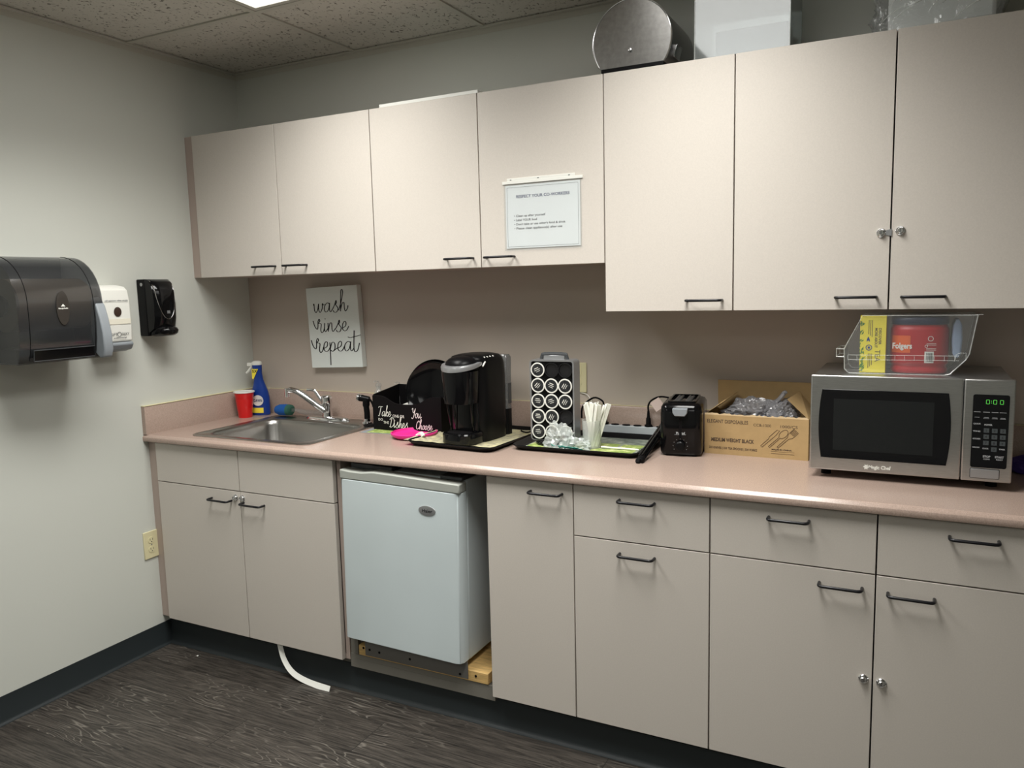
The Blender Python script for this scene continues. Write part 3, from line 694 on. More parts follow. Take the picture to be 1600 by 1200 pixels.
# black soap dispenser
t = thing('soap_dispenser', 'glossy black foam soap dispenser with silver outline, nearest the wall cabinets', 'dispenser', (0, -.553, 1.315))
b = B(); b.box(.0005, .05, -.054, .054, 0, .228); obj('back_shell', b, M_blacks, t, bevel=.004)
b = B()
P0 = [(.05, .012), (.095, .03), (.108, .07), (.112, .13), (.106, .18), (.090, .212), (.065, .226), (.05, .228)]
n = 9; rings = []
for k in range(n+1):
    u = -1+2*k/n; s_ = 1-.30*abs(u)**3
    rings.append([(.05+(x-.05)*s_, .052*u, z) for x, z in P0])
b.loft(rings); obj('front_shell', b, M_black, t, ang=50)
b = B(); P = []
for k in range(33):
    a = -PI*.5+2*PI*.5*k/32*1.0
    u = math.sin(a); zz = .222-.155*(math.cos(a)**.8)
    # surface x at that height
    hh = min(range(len(P0)), key=lambda i: abs(P0[i][1]-zz))
    for i in range(len(P0)-1):
        if P0[i][1] <= zz <= P0[i+1][1]:
            q = (zz-P0[i][1])/(P0[i+1][1]-P0[i][1]); xx = P0[i][0]+(P0[i+1][0]-P0[i][0])*q; break
    uu = u*.90; s_ = 1-.30*abs(uu)**3
    P.append((.05+(xx-.05)*s_+.0006, .052*uu, zz))
b.tube(P, .0016, 6); obj('silver_outline', b, M_chrome, t)
b = B(); P1 = [(.05, -.004), (.115, .0), (.130, .008), (.135, .022), (.125, .034), (.10, .040), (.05, .036)]
rings = []
for k in range(9):
    u = -1+2*k/8; s_ = 1-.35*abs(u)**2.5; rings.append([(.05+(x-.05)*s_, .046*u, .018+(z-.018)*s_) for x, z in P1])
b.loft(rings); obj('push_lever', b, M_black, t, ang=50)
b = B(); b.M = frame((.03, -.0542, .207), right=(1, 0, 0), up=(0, 0, 1)); b.lathe([(.007, 0), (.007, .001), (.001, .0012)], 20); obj('screw_cap', b, M_silver, t)
b = B(); b.M = frame((.1105, .0, .095), **LEFTW); b.box(-.007, .007, -.006, .006, 0, .0015); obj('badge', b, M_silver, t)

# ------------------------------------------------------------------ outlets
def outlet(label, F):
    t = thing('wall_outlet', label, 'outlet'); t.matrix_world = F
    b = B(); b.box(-.035, .035, -.057, .057, .0005, .006); obj('cover_plate', b, M_almond, t, bevel=.002)
    for s_ in (-1, 1):
        b = B(); b.lathe([(.0165, .006), (.0165, .0075), (.001, .0075)], 24, c=(0, s_*.0195), sy=.85)
        rc = obj('receptacle', b, M_almond, t)
        b = B(); b.box(-.0068, -.0050, s_*.0195-.001, s_*.0195+.007, .0073, .0078).box(.0050, .0068, s_*.0195-.001, s_*.0195+.007, .0073, .0078)
        b.lathe([(.0024, .0073), (.0024, .0078)], 10, c=(0, s_*.0195-.007)); obj('slots', b, M_ink, rc)
    b = B(); b.lathe([(.003, .006), (.003, .0074)], 12); obj('screw', b, M_silver, t)
    return t
outlet('almond wall outlet low on the left wall beside the sink cabinet', frame((.0, -.641, .452), **LEFTW))
outlet('almond wall outlet above the backsplash behind the coffee pod rack', frame((1.664, -.0042, 1.129), **FRONT))

# ------------------------------------------------------------------ fridge on its wooden platform
fr = thing('mini_fridge', 'small white fridge with grey top trim, in the gap between the base cabinets', 'fridge', (1.245, 0, .2005), rot=(0, math.radians(1.1), 0))
b = B(); b.box(-.240, .240, -.578, -.09, .022, .652); obj('body', b, M_fridge, fr, bevel=.006)
b = B(); b.box(-.232, .232, -.588, -.578, .035, .64); obj('door_gasket', b, M_grey, fr, smooth=False)
b = B()
pr = [(-.244, -.589), (-.244, -.622), (-.240, -.632), (-.228, -.637), (.222, -.637), (.236, -.632), (.244, -.618), (.245, -.589)]
b.prism(pr, 'z', .030, .618); obj('door', b, M_fridge, fr, bevel=.002, ang=30)
b = B()
pts = [(-.244, .652), (-.20, .649), (-.15, .649), (-.10, .656), (.0, .655), (.18, .651), (.245, .650)]
b.prism([(-.244, .6185)]+pts+[(.245, .6185)], 'y', -.6375, -.589)
obj('top_trim', b, M_fridgetrim, fr, bevel=.004, ang=30)
b = B(); b.box(-.225, -.05, -.595, -.40, .652, .668); b.box(.15, .235, -.60, -.50, .652, .664); obj('hinge_cover', b, M_dgrey, fr, bevel=.002)
b = B(); b.M = frame((.120, -.6372, .548), **FRONT); b.lathe([(.017, 0), (.0165, .002), (.015, .0022), (.001, .002)], 36, sx=2.0, sy=1.0); bd = obj('oval_badge', b, M_silver, fr)
b = B(); text_into(b, 'Haier', .016, frame((.101, -.6397, .5425), **FRONT), width=.040, bold=.0003); obj('lettering', b, M_ink, bd, smooth=False)
for x in (-.2, .2):
    for y in (-.53, -.14):
        b = B(); b.cyl((x, y, .0), (x, y, .022), .014, .012, 12); obj('foot', b, M_blackm, fr)
pl = thing('wooden_platform', 'pine board platform with screwed metal plate under the small fridge', 'platform', (1.295, 0, .1555))
b = B(); b.box(-.267, .272, -.598, -.510, 0, .038); obj('front_board', b, M_wood, pl, bevel=.0015)
b = B(); b.box(-.25, .255, -.509, -.42, 0, .037); b.box(-.25, .255, -.415, -.30, 0, .037).box(-.25, .255, -.295, -.08, 0, .037); obj('rear_boards', b, M_wood, pl, bevel=.0015)
b = B(); b.box(-.235, .196, -.6015, -.5985, .006, .070); mp_ = obj('metal_plate', b, mat('galvanised_plate', rgb(112, 110, 106), .5, metal=.2), pl, smooth=False)
for x, z in ((-.215, .03), (-.172, .028), (-.04, .03), (.165, .018), (.225, .022), (-.245, .030)):
    b = B(); b.M = frame((x, -.6017 if -.235 < x < .196 else -.5985, z), **FRONT); b.lathe([(.0045, 0), (.0045, .001), (.001, .002)], 12); obj('screw', b, M_blackm, pl)
t = thing('deck_panel', 'grey laminate deck and toe strip below the small fridge opening', 'cabinet panel', (1.288, 0, 0))
b = B(); b.box(-.302, .302, -.594, -.02, .135, .153); obj('deck_board', b, M_platec, t, smooth=False)
b = B(); b.box(-.302, .302, -.5945, -.5755, .1018, .1345).box(-.302, .302, -.5715, -.555, .0, .1345); obj('toe_strip', b, M_platec, t, smooth=False)
b = B(); b.box(-.3, -.268, -.592, -.575, .1535, .215); obj('side_block', b, M_platec, t, smooth=False)

# veneer strip on the floor
b = B()
P = crom([(.630, -.592, .150), (.640, -.597, .115), (.668, -.607, .060), (.72, -.618, .022), (.80, -.625, .006), (.905, -.628, .0015)], 8)
rings = []
for i, p in enumerate(P):
    d = (P[min(i+1, len(P)-1)]-P[max(i-1, 0)]).normalized(); sd = Vector((0, 1, 0)); sd = (sd-d*sd.dot(d)).normalized()
    sd = (sd*.6+d.cross(sd)*.8).normalized(); nn = d.cross(sd)*.0005
    rings.append([tuple(p-sd*.009+nn+Vector((0,0,.005*min(1,(len(P)-1-i)/6)))), tuple(p+sd*.009+nn+Vector((0,0,.009))), tuple(p+sd*.009-nn+Vector((0,0,.009))), tuple(p-sd*.009-nn+Vector((0,0,.005*min(1,(len(P)-1-i)/6))))])
b.loft(rings); tag(obj('edging_strip', b, M_white), 'loose white edging strip curling from under the sink cabinet onto the floor', 'strip')
b = B(); b.lathe([(.001, 0), (.004, .001), (.004, .003), (.001, .004)], 8, c=(.215, -.630)); tag(obj('crumb', b, M_white), 'tiny white crumb on the dark floor near the sink cabinet', 'crumb')

# ------------------------------------------------------------------ trays
def tray(label, x0, x1, y0, y1, rz, liner):
    cx_, cy_ = (x0+x1)/2, (y0+y1)/2; a, d = (x1-x0)/2, (y1-y0)/2
    t = thing('serving_tray', label, 'tray', (cx_, cy_, CT), rz, group='black serving trays')
    b = B()
    b.loft([rr(-a+.022, a-.022, -d+.022, d-.022, .03, .0008), rr(-a+.012, a-.012, -d+.012, d-.012, .035, .004), rr(-a, a, -d, d, .04, .017), rr(-a+.001, a-.001, -d+.001, d-.001, .04, .0195),
            rr(-a+.007, a-.007, -d+.007, d-.007, .035, .018), rr(-a+.017, a-.017, -d+.017, d-.017, .032, .006), rr(-a+.026, a-.026, -d+.026, d-.026, .03, .0035)])
    obj('tray_body', b, M_blacks, t, ang=50)
    return t
t1 = tray('black serving tray with beige paper liner under the coffee maker', 1.168, 1.538, -.455, -.035, math.radians(-3), None)
b = B(); b.loft([rr(-.180, .165, -.205, .175, .012, .0175), rr(-.180, .165, -.205, .175, .012, .0184)])
for v_ in b.bm.verts:
    if abs(v_.co.x) < .14 and abs(v_.co.y) < .17: v_.co.z -= .01
b = B()
N = 14
g = [[None]*(N+1) for _ in range(N+1)]
for i in range(N+1):
    for j in range(N+1):
        x = -.190+.362*i/N; y = -.205+.385*j/N
        e = max(0, abs(x)-.145)/.04; e2 = max(0, abs(y)-.165)/.04; e = min(1, max(e, e2))
        g[i][j] = b.v((x, y, .0048+.0165*e**1.2+.0008*math.sin(9*i+5*j)))
for i in range(N):
    for j in range(N): b.face([g[i][j], g[i+1][j], g[i+1][j+1], g[i][j+1]])
lo = obj('paper_liner', b, M_linerA, t1); tag(lo, 'beige and yellow printed paper liner')
t2 = tray('black serving tray with green printed liner, holding pod rack and straws', 1.553, 2.018, -.378, -.045, math.radians(1.0), None)
b = B(); b.loft([rr(-.20, .20, -.135, .135, .01, .0042), rr(-.20, .20, -.135, .135, .01, .0048)]); ln = obj('paper_liner', b, M_linerB, t2)
b = B()
for (x0, x1, y0, y1) in ((-.195, -.09, -.13, -.03), (-.08, .03, -.13, -.06), (.04, .19, -.13, -.055), (.04, .11, -.045, .03), (.12, .195, -.045, .03), (-.08, .03, -.05, .03), (-.195, -.09, -.02, .1)):
    b.box(x0, x1, y0, y1, .0049, .0052)
obj('printed_panels', b, M_leaf, ln, smooth=False)

# ------------------------------------------------------------------ coffee maker
km = thing('coffee_maker', 'black single-cup coffee maker with silver lid ring on the left tray', 'coffee maker', (1.354, -.278, CT+.0062), math.radians(-4)); km.scale = (1, 1, .98)
def ering(cx, cy, rx, ry, z, n=40, p=2.6):
    out = []
    for i in range(n):
        a = 2*PI*i/n; c_, s_ = math.cos(a), math.sin(a)
        out.append((cx+rx*abs(c_)**(2/p)*(1 if c_ >= 0 else -1), cy+ry*abs(s_)**(2/p)*(1 if s_ >= 0 else -1), z))
    return out
b = B()
b.loft([ering(0, .045, .076, .088, 0, p=5), ering(0, .045, .078, .090, .01, p=5), ering(0, .045, .078, .090, .24, p=5), ering(0, .040, .078, .092, .285, p=4.5),
        ering(0, .035, .076, .094, .305, p=4), ering(0, .030, .068, .088, .317, p=3.5), ering(0, .025, .050, .070, .323, p=3), ering(0, .02, .02, .03, .325, p=2.5)])
obj('body', b, M_blacks, km, ang=45)
b = B(); b.loft([ering(0, -.065, .058, .062, .150), ering(0, -.066, .060, .064, .17), ering(0, -.066, .064, .068, .262), ering(0, -.066, .064, .068, .268)]); obj('brew_head', b, M_black, km)
b = B(); b.loft([ering(0, -.035, .056, .028, .04), ering(0, -.035, .056, .028, .152)]); obj('cup_recess', b, M_black, km)
for s_ in (-1, 1):
    b = B(); b.tube(crom([(.046*s_, -.068, .04), (.050*s_, -.078, .10), (.054*s_, -.085, .16)], 4), .004, 8); obj('side_rib', b, M_black, km)
b = B(); b.loft([ering(0, -.062, .066, .070, 0), ering(0, -.063, .069, .073, .006), ering(0, -.063, .069, .073, .036), ering(0, -.063, .066, .070, .041)])
dt = obj('drip_tray', b, M_black, km)
b = B(); b.loft([ering(0, -.070, .050, .050, .0412), ering(0, -.070, .050, .050, .0425)]); obj('drip_grate', b, M_blackm, dt)
# silver ring, thicker at front
b = B(); rings = []
for k in range(41):
    a = math.radians(150+240*k/40); cs, sn = math.cos(a), math.sin(a)
    h = .007+.005*max(0, -sn); z = .279+.020*(1+sn)*.5*1.2
    ox, oy = .074*cs, -.060+.078*sn; ix, iy = .058*cs, -.058+.062*sn
    rings.append([(ox, oy, z-h), (ox*1.01, -.06+(oy+.06)*1.01, z), (ox*.97, -.06+(oy+.06)*.97, z+h*.7), (ix, iy, z+h*.9), (ix, iy, z-h)])
b.loft(rings); obj('silver_ring', b, M_silver, km, ang=50)
b = B(); rings = []
for s_, z in ((1.0, .272), (1.0, .290), (.93, .303), (.75, .313), (.45, .319), (.1, .3215)):
    rings.append([(x, y, z+max(0, (y+.05))*.06) for x, y, _ in ering(0, -.052, .062*s_, .068*s_, 0, p=2.2)])
b.loft(rings); obj('lid', b, M_blacks, km, ang=60)
for k in range(4):
    b = B(); b.lathe([(.0032, 0), (.0032, .0012), (.001, .0016)], 12); q = obj('button', b, M_white, km); q.location = (.0700, -.018+.019*k, .3140); q.rotation_euler = (0, math.radians(45), 0)
b = B(); b.tube([(.0765, -.040, .283), (.0745, -.020, .298)], .0028, 8); obj('power_button', b, M_white, km)  # white streak modelled as a highlight on the shoulder of the body
b = B(); b.loft([ering(.0, .150, .070, .022, .10, p=5), ering(.0, .150, .072, .023, .30, p=5), ering(.0, .150, .066, .018, .31, p=5)]); wt = obj('water_tank', b, M_tank, km)
b = B(); b.box(.0715, .0728, .139, .160, .12, .20); obj('tank_label', b, M_dgrey, wt, smooth=False)
b = B(); b.loft([ering(.0, .148, .072, .022, 0, p=5), ering(.0, .148, .072, .022, .0995, p=5)]); obj('tank_base', b, M_blacks, km)
# power cord lying on the tray
b = B(); b.tube(crom([(1.47, -.115, .93), (1.50, -.12, .926), (1.54, -.105, .94), (1.575, -.075, .935), (1.59, -.03, .93), (1.66, -.028, .925), (1.74, -.03, .935)], 6), .0032, 8)
pc = obj('power_cord', b, M_blackm, km); bpy.context.view_layer.update(); pc.matrix_parent_inverse = km.matrix_world.inverted()

# ------------------------------------------------------------------ pod rack with coffee pods
RKX, RKY, RKZ = 1.672, -.247, CT+.0052
rk = thing('pod_rack', 'black and silver coffee pod rack standing on the right tray', 'pod rack', (RKX, RKY, RKZ), math.radians(2))
b = B(); b.lathe([(.070, 0), (.070, .008), (.060, .014), (.03, .016)], 32, sy=.8); obj('base', b, M_black, rk)
HX = [-.051, 0, .051]; HZ = [.046, .101, .156, .211, .266]
b = B(); b.box(-.079, .079, -.018, .030, .016, .296); obj('rack_body', b, M_black, rk, bevel=.004)
b = B()
# front rim frame (silver arch) with closed profile
po = rrect(-.0835, .0835, .014, .302, .012, 4); pi_ = rrect(-.078, .078, .016, .296, .008, 4)
lo_, li_ = [], []
b.loft([[(x, -.024, z) for x, z in po], [(x, .034, z) for x, z in po], [(x, .034, z) for x, z in pi_], [(x, -.024, z) for x, z in pi_], [(x, -.024, z) for x, z in po]], False, False)
obj('silver_shell', b, M_silver, rk, ang=50)
for i in range(3):
    for j in range(5):
        b = B(); b.M = frame((HX[i], -.0185, HZ[j]), **FRONT)
        b.lathe([(.0262, 0), (.0262, .006), (.0240, .006), (.0240, 0)], 28, cap0=False, cap1=False)
        b.lathe([(.0240, .0003), (.001, .0003)], 28, cap0=False); obj('pod_socket', b, M_socket, rk)
b = B(); b.tube(crom([(-.050, .005, .296), (-.046, .005, .312), (-.036, .005, .320), (.036, .005, .320), (.046, .005, .312), (.050, .005, .296)], 5), .0065, 10, 1.0); obj('carry_handle', b, M_dgrey, rk)
b = B(); b.box(-.040, .040, .001, .009, .297, .316); obj('handle_web', b, M_silver, rk, bevel=.002)
rows = ['top', 'second', 'middle', 'fourth', 'bottom']; cols = ['left', 'centre', 'right']
filled = [(0, 0), (1, 0), (1, 1), (1, 2), (2, 0), (2, 1), (2, 2), (3, 0), (3, 1), (4, 0), (4, 1), (4, 2)]
proto = None
R2 = Matrix.Rotation(math.radians(2), 4, 'Z')
for (r_, c_) in filled:
    loc = Vector((HX[c_], -.0245, HZ[4-r_])); loc = R2 @ loc + Vector((RKX, RKY, RKZ))
    lab = 'coffee pod with white rim in the %s row of the rack, %s column' % (rows[r_], cols[c_])
    if proto is None:
        proto = thing('coffee_pod', lab, 'coffee pod', loc, math.radians(2), group='coffee pods in the rack')
        b = B(); b.M = frame((0, 0, 0), **FRONT); b.lathe([(.0175, -.004), (.0225, .0005), (.0258, .001), (.0262, .0025), (.0258, .004), (.0222, .0044), (.0215, .0034), (.001, .0034)], 30); obj('pod_cup', b, M_white, proto)
        b = B(); b.M = frame((0, 0, 0), **FRONT); b.lathe([(.0215, .0036), (.001, .0038)], 30, cap0=False); lid = obj('foil_lid', b, M_foil, proto)
        b = B(); b.M = frame((0, 0, 0), **FRONT)
        b.box(-.010, .006, .006, .0085, .0040, .0043).box(-.012, .010, .000, .0018, .0040, .0043).box(-.008, .008, -.006, -.0045, .0040, .0043); obj('printed_lines', b, M_white, lid, smooth=False)
        # lettering runs at a slant on the foil
        cur = proto
    else:
        cur = copy_tree(proto); cur.location = loc; cur['label'] = lab
    for ch in [q for q in bpy.data.objects if q.parent == cur and q.name.startswith('foil_lid')]:
        for g_ in [q for q in bpy.data.objects if q.parent == ch]:
            g_.rotation_euler = (0, random.uniform(-1.2, 1.2), 0)

# ------------------------------------------------------------------ straws in a cup
cx_, cy_ = 1.818, -.262
b = B(); b.lathe([(.0300, .0), (.0305, .002), (.0345, .094), (.0352, .097), (.0340, .097), (.0295, .003), (.001, .003)], 36)
cup = obj('clear_cup', b, M_cupclear); cup.location = (cx_, cy_, CT+.0055); tag(cup, 'translucent plastic cup full of wrapped straws on the right tray', 'cup')
random.seed(3)
sproto = None
for k in range(17):
    a = 2*PI*k/17*2.4; rb = .004+.016*((k*7) % 17)/17
    base = Vector((cx_+rb*math.cos(a), cy_+rb*math.sin(a), CT+.0095))
    leanx = random.uniform(-.03, .045)+(.012 if k % 3 else -.01); leany = random.uniform(-.03, .02)
    top = base+Vector((leanx, leany, .150+random.uniform(-.006, .010)))
    # keep inside the rim at cup height
    d = (top-base)
    if sproto is None:
        b = B(); b.box(-.0062, .0062, -.0016, .0016, 0, .155)
        st = obj('wrapped_straw', b, M_straw, bevel=.001); sproto = st
        tag(st, 'white paper-wrapped straw standing in the translucent cup', 'straw', 'paper-wrapped straws in the cup')
    else:
        st = sproto.copy(); COL.objects.link(st)
    st.location = base; st.rotation_mode = 'QUATERNION'
    st.rotation_quaternion = d.to_track_quat('Z', 'Y') @ Matrix.Rotation(random.uniform(0, 3), 3, 'Z').to_quaternion()
# loose straw and wooden pick lying on the tray
b = B(); b.cyl((1.855, -.272, .9255), (1.985, -.262, .9225), .003, None, 10); tag(obj('loose_straw', b, M_straw), 'single white straw lying flat on the right tray', 'straw')
b = B(); b.tube([(1.595, -.325, .9205), (1.63, -.342, .9215), (1.645, -.348, .9215)], .0014, 6); tag(obj('twist_tie', b, M_straw), 'thin white twist tie on the left of the right tray', 'twist tie')

# crumpled clear bag on the tray
def crumple(name, m, loc, sx, sy_, sz, seed, label, cat, amp=.35, sub=4, hf=1.):
    random.seed(seed); bm = bmesh.new(); bmesh.ops.create_icosphere(bm, subdivisions=sub, radius=1)
    from mathutils import noise
    for v_ in bm.verts:
        p = v_.co.copy(); q = p*1.6+Vector((seed*3.1, seed*1.7, 0))
        n_ = noise.noise(q)*amp+abs(noise.noise(q*2.7))*amp*.9-abs(noise.noise(q*5.5))*amp*.7*hf+abs(noise.noise(q*11))*amp*.35*hf
        v_.co = p*(1+n_); v_.co.x *= sx; v_.co.y *= sy_; v_.co.z *= sz
    mz = min(v_.co.z for v_ in bm.verts)
    for v_ in bm.verts:
        v_.co.z = max(v_.co.z, -sz*.55)
    for v_ in bm.verts: v_.co.z += sz*.55
    o = obj(name, bm, m, ang=14); o.location = loc
    if label: tag(o, label, cat)
    return o
bg = thing('crumpled_bag', 'crumpled clear plastic bag with teal print in front of the pod rack', 'bag', (1.725, -.318, CT+.0056))
o = crumple('film', M_bag, (-.004, 0, 0), .044, .030, .050, 2, None, None, amp=.55, sub=4); o.parent = bg
o = crumple('film', M_bag, (.055, -.004, 0), .048, .028, .022, 5, None, None, amp=.6, sub=4); o.parent = bg
b = B()
for k in range(5):
    x = -.01+.02*k; b.tube(crom([(x-.012, -.03, .018-.002*k), (x, -.034, .013), (x+.012, -.031, .016-.002*k), (x+.02, -.034, .009)], 4), .0045, 6, .5)
obj('teal_print', b, M_teal, bg)

# ------------------------------------------------------------------ dish caddy bin and what is in it
SB = CT
ht = .142
t = thing('dish_caddy', 'black dish caddy with white lettering beside the sink, front edge dipping in the middle', 'dish caddy', (1.022, -.134, CT+.0025), math.radians(-2.5))
W, D = .168, .088
b = B()
def topz(u): return ht-.034*math.exp(-((u-.0)/.55)**4)+.004*u
pts = [(-W+2*W*k/24, topz(-1+2*k/24)) for k in range(25)]
b.prism([(-W, 0)]+pts+[(W, 0)], 'y', -D, -D+.006)
fp = obj('front_panel', b, M_blackm, t, ang=50)
b = B(); b.prism([(-D+.006, 0), (D, 0), (D, ht+.022), (-D+.006, ht)], 'x', -W, -W+.006); obj('side_panel', b, M_blackm, t, smooth=False)
b = B(); b.prism([(-D+.006, 0), (D, 0), (D, ht+.022), (-D+.006, ht)], 'x', W-.006, W); obj('side_panel', b, M_blackm, t, smooth=False)
b = B(); b.box(-W+.006, W-.006, D-.006, D, 0, ht+.022); obj('back_panel', b, M_blackm, t, smooth=False)
b = B(); b.box(-W+.006, W-.006, -D+.006, D-.006, 0, .005); obj('bottom_panel', b, M_blackm, t, smooth=False)
F = frame((0, -D-.0004, 0), **FRONT)
b = B()
script(b, 'Take', F @ Matrix.Translation((-.140, .056, 0)), .0195, .0024, .3)
script(b, 'Dishes', F @ Matrix.Translation((-.086, .013, 0)), .0195, .0024, .3)
script(b, 'You', F @ Matrix.Translation((.026, .058, 0)), .0195, .0024, .3)
script(b, 'Choose', F @ Matrix.Translation((.044, .014, 0)), .0170, .0024, .3)
text_into(b, 'ONE OR', .0165, F @ Matrix.Translation((-.069, .054, 0)), width=.058, bold=.0001)
text_into(b, 'DO', .0145, F @ Matrix.Translation((-.142, .037, 0)), width=.022, bold=.0001)
text_into(b, 'THE', .0145, F @ Matrix.Translation((-.117, .026, 0)), width=.028, bold=.0001)
obj('lettering', b, M_white, fp, smooth=False, recalc=False)
def disc(name, label, m, loc, r, tilt, rz, group=None, depth=.02):
    b = B(); b.lathe([(.55*r, 0), (.58*r, -.002), (.97*r, depth*.8), (r, depth), (.985*r, depth+.002), (.94*r, depth*.85), (.6*r, .003), (.001, .003)], 48)
    o = obj(name, b, m, ang=40); o.rotation_euler = (tilt, 0, rz); o.location = loc
    return tag(o, label, 'plate', group)
disc('dinner_plate', 'large black plate standing upright in the dish caddy, front one', M_black, (1.083, -.112, 1.068), .118, math.radians(80), math.radians(8), 'black plates in the caddy')
disc('dinner_plate', 'large black plate leaning behind the front plate in the dish caddy', M_black, (1.075, -.084, 1.070), .122, math.radians(82), math.radians(8), 'black plates in the caddy')
t = thing('foam_bowl', 'white bowl rim showing inside the dish caddy', 'bowl', (1.02, -.165, CT+.0525))
b = B(); b.lathe([(.026, 0), (.030, .002), (.046, .048), (.049, .052), (.046, .053), (.030, .006), (.001, .005)], 36); obj('bowl_body', b, M_white, t); t.rotation_euler = (math.radians(8), 0, 0)
# clear bottles behind the caddy
for lab, x in (('clear soap bottle with amber soap left of the dish caddy', .757), ('clear bottle standing behind the dish caddy', .858)):
    t = thing('soap_bottle', lab, 'bottle', (x, -.0345 if x > .8 else -.046, CT if x > .8 else CT+.0035), group='clear bottles by the caddy')
    b = B(); rr_ = .021 if x < .8 else .0125
    b.lathe([(rr_-.002, 0), (rr_, .003), (rr_, .115), (rr_-.003, .125), (rr_*.6, .132), (rr_*.5, .140), (rr_*.5, .148)], 28); obj('bottle_body', b, M_glass, t)
    b = B(); b.lathe([(rr_*.62, .1482), (rr_*.62, .158), (rr_*.45, .163), (.003, .165), (.003, .172)], 20); b.tube([(0, 0, .170), (-.008, -.008, .172), (-.014, -.013, .168)], .003, 8); obj('pump_top', b, M_clear, t)
    if x < .8:
        b = B(); b.lathe([(rr_-.003, .002), (rr_-.0012, .004), (rr_-.0012, .075), (.001, .075)], 24); obj('liquid', b, M_amber, t)
b = B(); b.lathe([(.0, 0), (.024, 0), (.026, .004), (.020, .007), (.001, .007)][1:], 24)
o = obj('sink_stopper', b, M_blackm); o.location = (.795, -.17, CT+.0045); tag(o, 'small black sink stopper beside the dish caddy', 'stopper')
# green leaflet under the caddy
t = thing('leaflet', 'green and white printed leaflet sticking out under the dish caddy', 'leaflet', (.975, -.185, CT+.0004), math.radians(4))
b = B(); b.box(-.145, .135, -.095, .09, 0, .0008); obj('sheet', b, M_grey, t, smooth=False)
b = B(); b.box(-.120, .125, -.088, .08, .0008, .0012); obj('printed_panel', b, M_leaf, t, smooth=False)
# pink plate
t = thing('plastic_lid', 'bright pink round plastic lid on the counter in front of the dish caddy', 'lid', (1.100, -.292, CT+.0012))
b = B(); b.lathe([(.055, 0.0), (.078, .003), (.088, .012), (.090, .019), (.086, .021), (.083, .013), (.072, .008), (.001, .007)], 48); obj('lid_disc', b, M_pink, t)
b = B(); b.tube(crom([(.030, -.035, .007), (.052, -.040, .021), (.070, -.052, .024), (.079, -.056, .017)], 4), .006, 8, 1.4); obj('lid_tab', b, M_white, t)

# ------------------------------------------------------------------ power strip, plugs, rods
ps = thing('power_strip', 'grey power strip with black sockets behind the right tray', 'power strip', (1.905, -.032, CT))
b = B(); b.box(-.185, .115, -.0115, .0115, 0, .046); obj('housing', b, M_strip, ps, bevel=.003)
for k in range(6):
    b = B(); b.lathe([(.0105, 0), (.0105, .003), (.001, .0032)], 20, sx=1.45); so = obj('socket', b, M_blackm, ps); so.location = (-.128+.043*k, 0, .0462)
for lab, x, h in (('thick black plug in the power strip behind the straws', 1.777, .065), ('black toaster plug in the right of the power strip', 1.9475, .055)):
    t = thing('power_plug', lab, 'plug', (x, -.032, CT+.0485), group='black plugs in the power strip')
    rr_ = 1.25 if x < 1.9 else 1.
    b = B(); b.lathe([(.014*rr_, 0), (.014*rr_, .004), (.009*rr_, .007), (.0085*rr_, .028), (.006*rr_, .032), (.0042*rr_, h)], 16); obj('plug_body', b, M_blackm, t)
    b = B()
    if x < 1.9: b.tube(crom([(0, 0, h-.002), (-.006, -.002, h+.02), (-.04, -.004, h+.03), (-.085, .0, h-.005), (-.09, 0, h-.05)], 5), .0035, 8)
    else: b.tube(crom([(0, 0, h-.002), (.003, -.01, h+.022), (.022, -.03, h+.045), (.06, -.05, h+.062), (.105, -.06, h+.058), (.125, -.062, h+.045)], 6), .0032, 8)
    obj('cord', b, M_blackm, t)
    if x > 1.9:
        b = B(); b.M = frame((.046, -.052, h+.040), right=(1, 0, .75), up=(-.6, 0, .8)); b.box(-.020, .018, -.026, .012, -.0006, .0006); obj('paper_tag', b, mat('tag_paper', rgb(215, 195, 188), .7), t, smooth=False)
b = B(); b.tube(crom([(1.672, -.006, 1.070), (1.70, -.012, 1.066), (1.722, -.02, 1.045), (1.735, -.02, 1.02), (1.738, -.03, .975)], 5), .0014, 6)
tag(obj('thin_cord', b, M_white), 'thin white cord hanging down from the outlet behind the pod rack', 'cord')
rd = thing('folded_rods', 'folded bundle of black rods leaning along the right edge of the right tray', 'folded rods', (2.034, -.405, CT))
b = B()
A0 = Vector((0, 0, .008)); A1 = Vector((-.016, .345, .068))
for dx, dz, r_ in ((0, 0, .0058), (.011, .001, .0052), (.006, .011, .0052), (-.004, .010, .004)):
    b.cyl(A0+Vector((dx, .01, dz)), A1+Vector((dx, 0, dz)), r_, None, 12)
obj('rods', b, M_black, rd)
b = B(); b.cyl((0.003, -.012, .004), (.003, .016, .010), .0135, .0125, 14); b.cyl((.0, -.018, .0), (.0, -.008, .010), .006, .010, 10)
obj('end_fitting', b, M_blackm, rd, bevel=.002)
b = B(); b.cyl((-.006, .20, .043), (-.007, .222, .046), .014, None, 14); obj('strap', b, M_blackm, rd)

